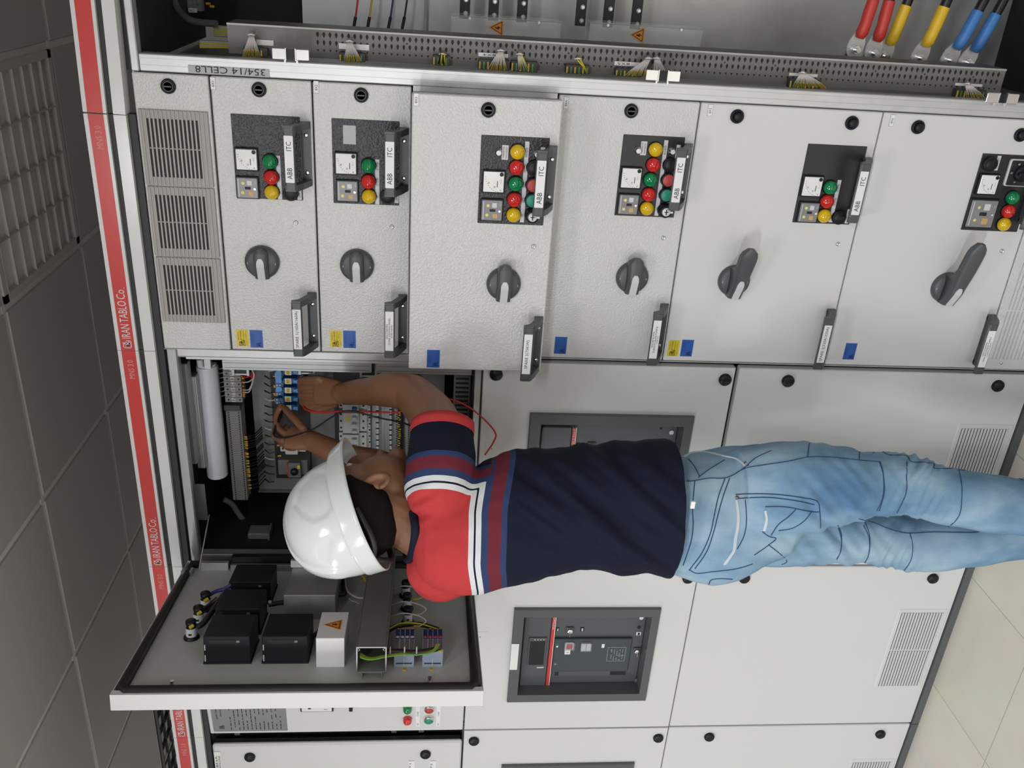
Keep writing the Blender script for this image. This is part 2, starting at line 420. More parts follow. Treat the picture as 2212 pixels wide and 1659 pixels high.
# the next fascia length hangs a little lower at its right end
b = MB(F0); 
fs_ = MB(F0 @ Matrix.Translation((.515, 2.15, 0)) @ Matrix.Rotation(math.radians(-1.4), 4, 'Z') @ Matrix.Translation((-.515, -2.15, 0)))
w = .012
fs_.box(.5165, 1.02, 2.152, 2.197, -.02, w, 'paint_white'); fs_.box(.5165, 1.02, 2.1585, 2.1885, w, w + .0006, 'red_band')
fs_.box(.5165, 1.02, 2.1395, 2.152, -.02, w - .008, 'frame_dark'); fs_.box(.5165, 1.02, 2.1155, 2.1395, -.02, w, 'paint_white')
fs_.obj('fascia', cabM)
# front frame of the cable compartment: folded galvanised post with two crimp lines, head and foot rail
def post(mb):
    mb.rp(.5985, .632, .0, 2.083, -.035, -.004, 'galvanised', r=.003, b=.002)
    mb.box(.6105, .6113, .02, 2.08, -.004, -.0037, 'galvanised_dark'); mb.box(.6235, .6240, .02, 2.08, -.004, -.0037, 'galvanised_dark')
    mb.rp(.598, 1.02, 2.0835, 2.0985, -.03, -.002, 'galvanised', r=.003, b=.002)
    mb.box(.598, 1.02, 2.0985, 2.116, -.05, -.02, 'frame_dark')
    mb.rp(1.0, 1.02, 0, 2.083, -.035, -.004, 'galvanised', r=.003, b=.002)
sub('front_frame', cabM, post, F0)
# compartment back and side sheets
def comp(mb):
    mb.box(.636, 1.02, 0, 1.53, -.54, -.535, 'galvanised'); mb.box(.636, 1.02, 1.534, 1.835, -.54, -.535, 'galvanised')
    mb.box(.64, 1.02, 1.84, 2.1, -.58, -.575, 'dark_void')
    mb.box(.64, 1.02, 1.528, 1.533, -.535, -.515, 'galvanised_dark')
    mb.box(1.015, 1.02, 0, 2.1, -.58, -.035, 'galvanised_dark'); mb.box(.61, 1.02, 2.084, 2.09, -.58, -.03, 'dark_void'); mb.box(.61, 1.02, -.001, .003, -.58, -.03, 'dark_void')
sub('compartment_sheets', cabM, comp, F0)
# perforated wiring plate along the cable compartment, with a folded lip
PYD = .08
def perf(mb):
    Xl = lambda y: at(1100, y, PYD).x
    xr, xl0 = Xl(85), Xl(91)
    mb.box(.6325, xl0, .255, 1.925, -PYD - .0015, -PYD, 'perforated')
    mb.loft([[(xl0, z, -PYD), (xl0 + .002, z, -PYD + .002), (xr, z, -PYD + .002), (xr, z, -PYD - .006), (xl0, z, -PYD - .004)] for z in (.255, 1.925)], 'perforated_lip', False)
    mb.box(xr - .001, xr, .255, 1.925, -PYD - .09, -PYD, 'perforated')
    rows = ((93.5, 105, .0029), (110.5, 121.5, .0026))
    z = .27; k = 0
    while z < 1.745:
        for (ya, yb, hw) in rows:
            a, b = Xl(ya), Xl(yb); m = (a + b) / 2
            mb.add([(x, zz, -PYD + .0003) for x, zz in ((a, z - hw * .4), (a, z + hw * .4), (a * .7 + b * .3, z + hw), (m, z + hw), (b, z + .0004), (b, z - .0004), (m, z - hw), (a * .7 + b * .3, z - hw))], [tuple(range(8))], 'dark_void')
        a, b = Xl(130), Xl(135)
        mb.add([(a, z - .0026, -PYD + .0003), (a, z + .0026, -PYD + .0003), (b, z, -PYD + .0003)], [(0, 1, 2)], 'dark_void')
        if k % 9 == 4: c = Xl(107.5); mb.add([(c + .0018 * math.cos(q * PI / 4), z + .006 + .0018 * math.sin(q * PI / 4), -PYD + .0003) for q in range(8)], [tuple(range(8))], 'dark_void')
        z += .0125; k += 1
sub('perforated_plate', cabM, perf, F0)
sub('cell_edge', cabM, lambda m: m.box(.5880, .5984, 1.252, 1.548, -.02, -.006, 'galvanised'), F0)

# spring catches clipped on the post
for (px, py) in ((628, 118), (1432, 164), (2165, 213)):
    p = at(px, py, -.006); c = thing('door_catch', (p.x, -.008, p.z), {628: 'bright metal door catch on the post beside the upper two drawer units', 1432: 'bright metal door catch on the post, middle one of three', 2165: 'bright metal door catch on the post, lowest of three'}[px], 'catch', 'metal door catches on the galvanised post')
    x, z = p.x, p.z
    def cat(mb):
        for s in (-1, 1):
            mb.rp(x - .010, x + .011, z + s * .010, z + s * .036, .004, .0085, 'steel', r=.002, b=.001)
            mb.box(x - .016, x - .008, z + s * .010, z + s * .0135, .002, .006, 'steel')
        mb.box(x - .011, x + .012, z - .0105, z - .0085, .003, .010, 'steel'); mb.box(x - .011, x + .012, z + .0085, z + .0105, .003, .010, 'steel')
    sub('wings', c, cat, F0)
    sub('latch_slot', c, lambda mb: mb.box(x - .009, x + .010, z - .0085, z + .0085, .003, .0055, 'black_plastic'), F0)
# handwritten tape on the post
p0 = at(405, 150, -.004); p1 = at(580, 150, -.004)
def tape(mb):
    mb.box(.6, .6145, p1.z, p0.z, -.0035, -.0012, 'tape')
    T = Matrix.Rotation(0, 4, 'Z')
    z = (p0.z + p1.z) / 2
    mb.text('354/14 CELL8', .6085, z - .003, .135, .0125, -.0008, 'ink', rot=90)
tag(sub('masking_tape', None, tape, F0), 'grey tape with 354/14 written in black marker on the post', 'tape')

# left frame of the drawer column seen beside the open instrument compartment
def lf(mb):
    mb.rp(-.0215, -.002, 1.36, 2.095, -.03, -.012, 'galvanised', r=.002, b=.001)
    mb.box(-.024, -.0225, 1.36, 2.095, -.045, -.014, 'galvanised_dark')

# -- top panel with three plastic louvre units
def top_panel():
    mb = MB(F0); mb.rp(.0025, .5965, 1.9525, 2.0985, -.02, 0, 'paint', r=.003, b=.002)
    o = mb.obj('top_panel', cabM)
    for (a, e) in ((.3745, .5275), (.2215, .3725), (.0695, .2195)):
        g = MB(F0); z0, z1 = 1.9575, 2.0935
        g.rp(a, e, z0, z1, 0, .0035, 'vent_grey', r=.002, b=.001)
        n = 17; h = (z1 - z0) / n
        for k in range(n):
            z = z0 + h * (k + .5)
            g.box(a + .001, e - .001, z - h * .34, z + h * .08, .0035, .0058, 'vent_grey')
        for k in range(2, 15):
            z = z0 + h * (k + .5) + h * .36
            for (s0, s1) in ((a + .018, (a + e) / 2 - .0015), ((a + e) / 2 + .0015, e - .018)):
                g.box(s0, s1, z - h * .26, z + h * .26, .0035, .0046, 'slot_black')
        g.obj('louvre_unit', cabM)
    l = at(364, 186, 0)
    sub('lock', cabM, lambda m: lock_knob(m, l.x, l.z), F0)
top_panel()
# bottom panel with slots (below the last drawer)
def bottom_panel():
    mb = MB(F0); mb.rp(.0025, .5965, .0015, .148, -.02, 0, 'paint', r=.003, b=.002); mb.obj('bottom_panel', cabM)
    g = MB(F0)
    for (x0, x1) in ((.03, .155), (.16, .285), (.31, .435), (.44, .565)):
        for k in range(13):
            z = .012 + k * .0095
            g.box(x0, x1, z, z + .0016, 0, .0006, 'slot_black'); g.box(x0, x1, z + .0016, z + .0026, 0, .0018, 'paint_smooth')
    g.obj('slot_field', cabM)
    for x in (.02, .58):
        sub('screw', cabM, lambda m: m.lathe([(.004, 0), (.004, .001), (.0028, .0022), (.0001, .0022)], 'steel', 14, Matrix.Translation((x, .10, 0))), F0)
bottom_panel()
# ------------------------------------------------------------------ drawer units of the module column
def handle(parent, x, z, text, w0=0.0, name='handle', tag_=None, lines=1):
    """bracket handle: screwed flange, end webs and a raised grip carrying a label"""
    F = F0 @ Matrix.Translation((x, z, w0)); L = .0655
    mb = MB(F); G = 'handle_grey'
    mb.prism([(-L, -.013), (L, -.013), (L - .004, .006), (-L + .004, .006)], 0, .004, G)
    P = [(-.013, 0), (-.013, .004), (.000, .038), (.010, .056), (.014, .060), (.0335, .060), (.0345, .054), (.020, .046), (.006, .016), (.006, 0)]
    T = Matrix(((0, 0, 1, 0), (1, 0, 0, 0), (0, 1, 0, 0), (0, 0, 0, 1)))
    mb.prism(P, -L, -L + .013, G, T); mb.prism(P, L - .013, L, G, T)
    mb.loft([[(u, .012, .054), (u, .0335, .0525), (u, .0345, .0585), (u, .031, .061), (u, .015, .061), (u, .012, .0585)] for u in (-L + .004, L - .004)], G, False)
    mb.box(-L + .01, L - .01, .0045, .0055, .004, .020, G)
    for s in (-.0385, .0385):
        mb.lathe([(.0045, .004), (.0045, .0055), (.0026, .0062), (.0001, .0062)], 'steel', 14, Matrix.Translation((s, -.004, 0)))
    o = mb.obj(name, parent)
    l = MB(F); l.rp(-.047, .047, .0145, .0325, .061, .0616, 'label_white', r=.001, b=.0002)
    zc = .0235; zt = .0619
    if text == 'ABB|ITC':
        l.text('ABB', -.028, zc, .023, .010, zt, 'ink'); l.text('ITC', .026, zc, .018, .010, zt, 'ink')
    else:
        rows = text.split('|')
        for i, r in enumerate(rows):
            hh = .0085 if len(rows) == 1 else .0042
            l.text(r, 0, zc + (len(rows) / 2 - .5 - i) * .0055, min(.086, len(r) * .0052 * (1 if len(rows) == 1 else .62)), hh, zt, 'ink')
    l.obj('handle_label', o)
    return o

def knob(parent, x, z, L, w0=0.0, w=.032, wt=None, tilt=0):
    """rotary operating handle: round base, raised grip (L = reach to the right), white pointer strip to the left"""
    F = F0 @ Matrix.Translation((x, z, w0)); mb = MB(F); G = 'grey_plastic'
    mb.lathe([(.037, 0), (.037, .006), (.0345, .012), (.027, .015), (.0001, .0155)], G, 40)
    for a in (0, 90, 180, 270):
        mb.box(.0295 * math.cos(math.radians(a)) - .0025, .0295 * math.cos(math.radians(a)) + .0025, .0295 * math.sin(math.radians(a)) - .0004, .0295 * math.sin(math.radians(a)) + .0004, .0132, .0145, 'label_grey')
    o = mb.obj('rotary_handle', parent)
    wt = wt or w
    g = MB(F @ Matrix.Rotation(math.radians(tilt), 4, 'Z')); rings = []
    N = 14; x0 = -.034
    for i in range(N + 1):
        t = i / N; u = x0 + (L - x0) * t
        hw = .016 + (.004 * min(1, max(0, (u - .01) / .05)) if L > .05 else 0)
        if t > .82: hw *= math.sqrt(max(0.02, 1 - ((t - .82) / .19) ** 2))
        wtop = w + (wt - w) * max(0, (u) / max(L, .01)) if u > 0 else w - (w * .35) * (-u / .034)
        wb = .010 if u < .036 else .010 + (wtop - .026) * min(1, (u - .036) / .02 + .3)
        wb = min(wb, wtop - .010)
        rings.append([(u, -hw, wb), (u, hw, wb), (u, hw * .92, wtop - .004), (u, hw * .62, wtop), (u, -hw * .62, wtop), (u, -hw * .92, wtop - .004)])
    g.loft(rings, G, True); g.obj('grip', o)
    s = MB(F @ Matrix.Rotation(math.radians(tilt), 4, 'Z')); r2 = []
    for i in range(9):
        u = -.0345 + (.016 + .0345) * i / 8; wtop = (w if u > 0 else w - (w * .35) * (-u / .034)) + (wt - w) * max(0, u) / max(L, .01)
        hw = .0080 * (1 if i < 7 else (.86 if i == 7 else .45))
        r2.append([(u, -hw, wtop - .001), (u, hw, wtop - .001), (u, hw, wtop + .0012), (u, -hw, wtop + .0012)])
    s.loft(r2, 'label_grey', False); s.obj('pointer_strip', o)
    return o

def lamp(parent, x, z, c, w0):
    T = F0 @ Matrix.Translation((x, z, w0)); mb = MB(T)
    mb.lathe([(.0162, 0), (.0162, .0035), (.0150, .0045)], 'black_plastic', 28)
    mb.lathe([(.0150, .0035), (.0150, .0085), (.0135, .0125), (.0075, .0165), (.0001, .0185)], 'lamp_' + c, 28)
    o = mb.obj('indicator_lamp', parent); return tag(o, c + ' domed indicator lamp')
def button(parent, x, z, c, w0):
    T = F0 @ Matrix.Translation((x, z, w0)); mb = MB(T)
    mb.lathe([(.0160, 0), (.0160, .008), (.0145, .010), (.0130, .0098)], 'black_plastic', 28)
    mb.lathe([(.0128, .006), (.0128, .0105), (.0118, .0115), (.0001, .0115)], c, 24)
    return tag(mb.obj('push_button', parent), {'button_red': 'red push button', 'button_green': 'green push button', 'black_plastic': 'black push button'}[c])
def small_button(parent, x, z, w0):
    T = F0 @ Matrix.Translation((x, z, w0)); mb = MB(T)
    mb.lathe([(.0075, 0), (.0075, .003), (.0055, .004), (.0055, .013), (.005, .014), (.0001, .014)], 'steel', 20)
    mb.lathe([(.0050, .0141), (.0001, .0143)], 'label_white', 16)
    return tag(mb.obj('reset_button', parent), 'small chromed reset button')
def selector(parent, x, z, w0):
    T = F0 @ Matrix.Translation((x, z, w0)); mb = MB(T)
    mb.lathe([(.0155, 0), (.0155, .004), (.0140, .006), (.0140, .018), (.0125, .022), (.0090, .022)], 'black_plastic', 28)
    mb.lathe([(.0090, .019), (.0090, .0235), (.0001, .0235)], 'label_white', 20)
    mb.box(-.0008, .0008, -.0045, .0045, .0235, .0245, 'black_plastic'); mb.box(-.006, .006, -.0012, .0012, .0235, .0242, 'ink')
    mb.box(-.002, .002, -.0145, -.0085, .021, .0238, 'label_white')
    return tag(mb.obj('key_selector', parent), 'black key selector with white face')
def meter(parent, x, z, w0, glare=True):
    T = F0 @ Matrix.Translation((x, z, w0)); s = .0235; mb = MB(T)
    mb.rp(-s, s, -s, s, 0, .0065, 'black_plastic', r=.0015, b=.001)
    mb.rp(-s * .88, s * .88, -s * .88, s * .88, .0065, .0078, 'meter_white', r=.0012, b=.0006)
    mb.cyl((s * .68, -s * .66, .0078), .0042, .0008, 'black_plastic', 16)
    zt = .0081
    mb.text('A', -s * .70, -s * .66 + .001, .0032, .0036, zt, 'ink'); 
    mb.box(-s * .45, s * .1, -s * .36, -s * .30, zt - .0002, zt, 'ink')
    for i in range(11):
        a = math.radians(95 + 80 * i / 10); rr = .034
        px_ = .013 + rr * math.cos(a); pz = -.017 + rr * math.sin(a)
        mb.box(px_ - .0006, px_ + .0006, pz - .0006, pz + .0006, zt - .0002, zt, 'ink')
    mb.text('50', -.002, .010, .0042, .003, zt, 'ink'); mb.text('20', -.010, -.002, .0042, .003, zt, 'ink')
    mb.text('CL.1.5', s * .05, -s * .6, .008, .0018, zt, 'ink')
    return mb.obj('ammeter', parent)
def relay(parent, x, z, w0, sx=.0235, sz=.0235):
    T = F0 @ Matrix.Translation((x, z, w0)); mb = MB(T)
    mb.rp(-sx, sx, -sz, sz, 0, .005, 'black_plastic', r=.0015, b=.001)
    mb.rp(-sx * .9, sx * .9, -sz * .9, sz * .9, .005, .008, 'relay_grey', r=.002, b=.001)
    zt = .0083
    for (u, v) in ((sx * .42, sz * .35), (-sx * .42, sz * .42)):
        mb.cyl((u, v, .0079), .0034, .0006, 'led_yellow', 12)
    mb.rp(sx * .25, sx * .68, -sz * .42, -sz * .0, .008, .0086, 'label_grey', r=.001, b=.0003)
    mb.rp(-sx * .70, -sx * .28, -sz * .50, -sz * .08, .008, .0086, 'key_orange', r=.001, b=.0003)
    mb.rp(-sx * .12, sx * .12, -sz * .3, sz * .2, .008, .0085, 'ink', r=.0008, b=.0002)
    mb.cyl((-.001, -sz * .66, .008), .0024, .0025, 'steel', 12)
    mb.text('-F1', sx * .5, -sz * .72, .006, .0025, zt, 'white_ink')
    mb.box(-sx * .8, sx * .8, sz * .72, sz * .78, .008, .0083, 'label_grey')
    return mb.obj('earth_fault_relay', parent)
def strip(parent, p, w0, words, wd_=.0085, m='label_grey', name='lamp_legend'):
    """a legend strip between two pixels, horizontal on the panel"""
    (x0, x1, z) = p
    mb = MB(F0); mb.box(x0, x1, z - wd_ / 2, z + wd_ / 2, w0, w0 + .0006, m)
    for t, x, ww in words: mb.text(t, x, z, ww, wd_ * .55, w0 + .0008, 'ink')
    return mb.obj(name, parent)
def sticker_y(parent, x, z, w0):
    mb = MB(F0); hw, hh = .0205, .0135
    mb.box(x - hw, x + hw, z - hh, z + hh, w0, w0 + .0003, 'yellow_sticker'); t = w0 + .0005
    logo(mb, x - hw + .0085, z + .0015, .013, t, 'ink')
    mb.text('IRAN TABLO Co.', x + .006, z + .009, .020, .0022, t, 'ink'); mb.text('QC PASSED', x + .006, z + .0035, .024, .0042, t, 'ink')
    mb.text('Prod & Maintenance', x + .007, z - .002, .024, .0022, t, 'ink'); mb.text('Tested by', x + .006, z - .006, .010, .0018, t, 'ink')
    mb.box(x - hw + .001, x + hw - .001, z - .0085, z - .0082, t - .0002, t, 'ink'); mb.text('QCC No.', x - .011, z - .0105, .009, .0018, t, 'ink')
    return tag(mb.obj('yellow_sticker', parent), 'yellow QC PASSED sticker')
def sticker_b(parent, x, z, w0):
    mb = MB(F0); hw, hh = .0215, .0142
    mb.box(x - hw, x + hw, z - hh, z + hh, w0, w0 + .0003, 'blue_sticker'); t = w0 + .0005
    logo(mb, x - hw + .008, z - .005, .011, t, 'blue_ink')
    mb.text('IRAN TABLO Co.', x + .003, z + .010, .024, .002, t, 'blue_ink'); mb.text('Tested and Inspected', x + .003, z + .0062, .026, .0018, t, 'blue_ink')
    mb.text('by Quality Control', x + .004, z - .009, .024, .0018, t, 'blue_ink')
    return tag(mb.obj('blue_sticker', parent), 'blue sticker with dark print')

MODS = [
 dict(k='8X1', z=(1.75, 1.95), Y=0, plate=((498, 245), (655, 433)), pm='plate_black', meter=(534, 343), relay=(536, 404),
      lamps=[('green', 583, 349), ('red', 586, 383), ('yellow', 587, 415)], strip=(603, 336, 430), blk=(628, 418), lt=(647, 415), screw=(639, 481),
      knob=(566, 567, .034, .030, None, 0), hR=332, hL=690, ht='SPARE 1(160A/160A)', ys=(524, 730), bs=(554, 732), lock=[(559, 194)], tagp=(460, 180),
      lab='topmost drawer unit, light grey front marked 8X1 and SPARE 1(160A/160A)'),
 dict(k='8X2', z=(1.55, 1.75), Y=0, plate=((716, 255), (862, 444)), pm='plate_black', meter=(748, 352), relay=(751, 411),
      lamps=[('green', 796, 358), ('red', 796, 392), ('yellow', 797, 424)], strip=(815, 344, 441), blk=(837, 425), lt=(857, 422), screw=(846, 490),
      knob=(771, 574, .034, .030, None, 0), hR=344, hL=694, ht='NNUST84UP05|STORE LIGHTING PANEL|(63A/160A)', ys=(726, 732), bs=(755, 733), lock=[(780, 206)], tagp=(683, 188),
      lab='drawer unit marked 8X2 with a bit of grey tape on its black plate'),
 dict(k='8X3', z=(1.25, 1.55), Y=-.08, plate=((1040, 291), (1173, 487)), pm='plate_black', meter=(1066, 391), relay=(1062, 452),
      lamps=[('yellow', 1118, 328), ('red', 1116, 362), ('green', 1114, 397), ('red', 1111, 431), ('yellow', 1109, 464)], strip=(1133, 305, 480), blk=(1154, 363), red=(1152, 401), grn=(1150, 434), sel=(1150, 468),
      sb=[(1077, 329), (1160, 333)], nl=(1091, 329), screw=(1153, 532), knob=(1088, 614, .050, .038, None, 0), hR=384, hL=742, ht='SPARE 3(75KW)', bs=(936, 775), lock=[(1055, 238)], tagp=(899, 215),
      lab='drawer unit marked 8X3 pulled forward out of the row, SPARE 3(75KW) on its handle'),
 dict(k='8X4', z=(.95, 1.25), Y=0, plate=((1347, 290), (1455, 470)), pm='plate_black_smooth', meter=(1362, 383), relay=(1356, 440),
      lamps=[('yellow', 1416, 323), ('red', 1411, 356), ('green', 1405, 388), ('red', 1401, 420), ('yellow', 1397, 450)], strip=(1428, 302, 466), blk=(1448, 357), red=(1444, 390), grn=(1440, 422), sel=(1438, 457),
      sb=[(1378, 325), (1452, 327)], nl=(1390, 320), screw=(1433, 514), knob=(1366, 600, .052, .038, None, 0), hR=376, hL=712, ht='NNUSB74LP07B|SURFACE DRAIN PUMP B|(75KW)', bs=(1211, 746), lock=[(1364, 240)], tagp=(1223, 222),
      lab='drawer unit marked 8X4, directly below the pulled-out one'),
 dict(k='8X5', z=(.55, .95), Y=0, plate=((1746, 310), (1834, 485)), pm='plate_black_smooth', meter=(1752, 401), relay=(1744, 457),
      lamps=[('green', 1793, 405), ('red', 1786, 435), ('yellow', 1780, 466)], strip=(1803, 388, 480), blk=(1813, 470), lt=(1831, 467), screw=(1810, 527),
      knob=(1586, 607, .096, .050, .078, -2), hR=404, hL=722, ht='SPARE 2(320A/320A)', ys=(1455, 752), bs=(1484, 752), lock=[(1593, 252), (1841, 266)], tagp=(1534, 238),
      lab='tall drawer unit marked 8X5 with lever handle, yellow and blue sticker'),
 dict(k='8X6', z=(.15, .55), Y=0, plate=((2123, 331), (2196, 501)), pm='plate_black_smooth', meter=(2131, 397), relay=(2117, 460),
      lamps=[('green', 2187, 427), ('red', 2178, 456), ('yellow', 2168, 484)], strip=(2192, 408, 498), blk=(2140, 355), lt=(2154, 352), screw=(2164, 542),
      knob=(2046, 622, .128, .052, .080, -4), hR=420, hL=733, ht='NNUST84LP01|MAIN INCOMING SUPPLY|(400A/630A)', bs=(1836, 759), lock=[(1984, 275), (2206, 292)], tagp=(1927, 260),
      lab='lowest drawer unit, marked 8X6, with the longest lever handle'),
]
for D in MODS:
    Y = D['Y']; w0 = -Y; z0, z1 = D['z']
    A = lambda px, py, w=0.0: at(px, py, Y - w)
    t = thing('drawer_unit', (.3, Y, z0), D['lab'], 'drawer unit', 'withdrawable drawer units stacked in the cabinet')
    sub('front_panel', t, lambda m: m.rp(.0040, .5968, z0 + .0016, z1 - .0016, w0 - .020, w0, 'paint' if z0 > .9 else 'paint_smooth', r=.003, b=.0022), F0)
    def box_(m):
        m.box(.014, .586, z0 + .012, z1 - .012, -.35, w0 - .020, 'galvanised_dark')
    sub('chassis', t, box_, F0)
    P0 = A(*D['plate'][0]); P1 = A(*D['plate'][1])
    sub('control_plate', t, lambda m: m.rp(P1.x, P0.x, P1.z, P0.z, w0, w0 + .0014, D['pm'], r=.0015, b=.0006), F0)
    cp = t.children[-1]; wp = w0 + .0014
    if True:
        p = A(*D['meter']); meter(cp, p.x, p.z, wp)
        p = A(*D['relay']); relay(cp, p.x, p.z, wp, *((.0235, .0235) if D['k'] != '8X6' else (.034, .034)))
        for c, px, py in D['lamps']:
            p = A(px, py, .006); lamp(cp, p.x, p.z, c, wp)
        sx, sy0, sy1 = D['strip']; a = A(sx, sy0); e = A(sx, sy1); zc = (a.z + e.z) / 2
        words = []
        if len(D['lamps']) == 3: names = ['C.B. OPENED', 'C.B. CLOSED', 'TRIP']
        else: names = ['SPACE HEATER', 'C.B. CLOSED', 'ENABLED', 'STARTER', 'TRIP']
        for (c, px, py), nm in zip(D['lamps'], names):
            q = A(px, py); words.append((nm, min(max(q.x, e.x + .012), a.x - .012), .0016 * len(nm)))
        if D['k'] != '8X6': strip(cp, (e.x, a.x, zc), wp, words)
        p = A(*D['blk'], .008); button(cp, p.x, p.z, 'black_plastic', wp)
        if 'lt' in D:
            p = A(*D['lt']); strip(cp, (p.x - .016, p.x + .016, p.z), wp, [('LAMP TEST', p.x, .024)], name='button_legend')
        if 'red' in D:
            p = A(*D['red'], .01); button(cp, p.x, p.z, 'button_red', wp)
            p = A(*D['grn'], .01); button(cp, p.x, p.z, 'button_green', wp)
            p = A(*D['sel'], .018); selector(cp, p.x, p.z, wp)
            for q in D['sb']:
                p = A(*q, .008); small_button(cp, p.x, p.z, wp)
            p = A(*D['nl']); mb = MB(F0); mb.box(p.x - .0145, p.x + .0145, p.z - .0065, p.z + .0065, wp, wp + .0006, 'label_grey')
            mb.text('THERMISTOR', p.x, p.z + .003, .024, .003, wp + .0008, 'ink'); mb.text('TEST/RESET', p.x, p.z - .003, .024, .003, wp + .0008, 'ink'); mb.obj('button_legend', cp)
            p = A(D['sb'][1][0] + 12, D['sb'][1][1]); strip(cp, (p.x - .014, p.x + .014, p.z), wp, [('RESET', p.x, .014)], name='button_legend')
    p = A(*D['screw']); sub('screw', t, lambda m: m.lathe([(.0052, 0), (.0052, .001), (.0038, .0028), (.0026, .0030), (.0022, .0018), (.0001, .0018)], 'steel', 18, Matrix.Translation((p.x, p.z, w0))), F0)
    kx, ky, L, kw, kt, tilt = D['knob']; p = A(kx, ky, .006); knob(t, p.x, p.z, L, w0, kw, kt, tilt)
    for key, txt in (('hR', 'ABB|ITC'), ('hL', D['ht'])):
        zs = z0 + .0185; best = None
        # x on the panel along the screw line for the wanted image row
        lo, hi = -.2, .9
        for _ in range(40):
            mid = (lo + hi) / 2; q = V((mid, Y, zs)) - CP
            yy = 829.5 + FPX * q.dot(RD) / q.dot(RF)
            if yy > D[key]: lo = mid
            else: hi = mid
        handle(t, mid, zs, txt, w0)
    if 'ys' in D: p = A(*D['ys']); sticker_y(t, p.x, p.z, w0)
    p = A(*D['bs']); sticker_b(t, p.x, p.z, w0)
    for q in D['lock']:
        p = A(*q, .004); sub('lock', t, lambda m: lock_knob(m, p.x, p.z, w0, 'coin' if z0 > .9 else 'dome'), F0)
    p = A(*D['tagp']); mb = MB(F0); mb.box(p.x - .012, p.x + .012, p.z - .0052, p.z + .0052, w0, w0 + .0004, 'ink'); mb.box(p.x - .0116, p.x + .0116, p.z - .0048, p.z + .0048, w0 + .0003, w0 + .0006, 'label_white')
    mb.text(D['k'], p.x - .001, p.z, .011, .005, w0 + .0008, 'ink'); mb.obj('unit_tag', t)
    if D['k'] == '8X2':
        p = A(755, 291); tag(sub('tape_patch', t, lambda m: m.box(p.x - .019, p.x + .019, p.z - .013, p.z + .013, wp, wp + .0005, 'tape'), F0), 'grey adhesive tape patch')
    if D['k'] == '8X6':   # square cam switch, cut by the picture's right edge
        p = A(2206, 375, .01); mb = MB(F0 @ Matrix.Translation((p.x, p.z, wp)))
        mb.rp(-.030, .030, -.030, .030, 0, .006, 'label_grey', r=.005, b=.002); mb.rp(-.0275, .0275, -.0275, .0275, .006, .0075, 'plate_black_smooth', r=.004, b=.001)
        mb.lathe([(.017, .0075), (.017, .014), (.014, .017), (.0001, .017)], 'black_plastic', 24); mb.rp(-.004, .004, -.015, .015, .017, .028, 'black_plastic', r=.002)
        mb.text('O', 0, .022, .004, .0045, .0078, 'white_ink'); mb.text('T', -.020, .008, .004, .0045, .0078, 'white_ink'); mb.text('R', .020, .010, .004, .0045, .0078, 'white_ink'); mb.obj('cam_switch', cp)
# ------------------------------------------------------------------ breaker cabinets left of the drawer column
def proj(P):
    d = V(P) - CP; z = d.dot(RF); return 1106 + FPX * d.dot(RI) / z, 829.5 + FPX * d.dot(RD) / z
ZA, ZB = .762, 1.377          # breaker door from .762 to 1.377
def acb_door(parent, x0, XR=.597, dz=0.0):
    """door with the dark window surround; a hole is left for the breaker front"""
    X = lambda v: x0 + (v if v < .59 else v - .597 + XR)
    fx0, fx1, fz0, fz1 = X(.117), X(.458), .8505, 1.257
    mb = MB(F0); P = 'paint_smooth'; y0, y1 = -.02, 0
    for a in ((X(.003), fx0 + .01, ZA + .002 + dz, ZB - .002), (fx1 - .01, X(.597), ZA + .002 + dz, ZB - .002), (fx0 + .01, fx1 - .01, ZA + .002 + dz, fz0 + .01), (fx0 + .01, fx1 - .01, fz1 - .01, ZB - .002)):
        mb.box(a[0], a[1], a[2], a[3], y0, y1 - .0001, P)
    mb.loft([[(X(.003), ZA + .002 + dz, 0), (X(.597), ZA + .002 + dz, 0), (X(.597), ZB - .002, 0), (X(.003), ZB - .002, 0)], [(X(.0045), ZA + .0035 + dz, .0012), (X(.5955), ZA + .0035 + dz, .0012), (X(.5955), ZB - .0035, .0012), (X(.0045), ZB - .0035, .0012)],
             [(fx0, fz0, .0012), (fx1, fz0, .0012), (fx1, fz1, .0012), (fx0, fz1, .0012)]], P, False, cap0=False, cap1=False)
    d = mb.obj('breaker_door', parent)
    fr = MB(F0); ix0, ix1, iz0, iz1 = fx0 + .028, fx1 - .028, fz0 + .023, fz1 - .028
    o = [(fx0, fz0), (fx1, fz0), (fx1, fz1), (fx0, fz1)]; i = [(ix0, iz0), (ix1, iz0), (ix1, iz1), (ix0, iz1)]
    fr.loft([[(a, c, .0005) for a, c in o], [(a, c, .008) for a, c in o], [(a + (.002 if a < X(.3) else -.002), c + (.002 if c < 1 else -.002), .011) for a, c in o],
             [(a, c, .010) for a, c in i], [(a, c, -.055) for a, c in i]], 'acb_frame', False, cap0=False, cap1=False)
    tag(fr.obj('window_surround', d), 'dark grey window surround')
    for zz in (.79, 1.345):
        sub('lock', d, lambda m: round_lock(m, X(.5585), zz, .001), F0)
    return d
def lower_door(parent, x0, XR=.597, dz=0.0):
    X = lambda v: x0 + (v if v < .59 else v - .597 + XR)
    d = sub('lower_door', parent, lambda m: m.rp(X(.003), X(.597), .0015, ZA - .002 - dz, -.02, 0, 'paint_smooth', r=.003, b=.002), F0)
    sub('ventilation_grille', d, lambda m: (grille(m, X(.145), X(.448), .010, .158, 15), m.box(X(.145), X(.448), .0075, .010, 0, .0012, 'paint_smooth')), F0)
    for zz in (.632, .09): sub('lock', d, lambda m: round_lock(m, X(.5585), zz, 0), F0)
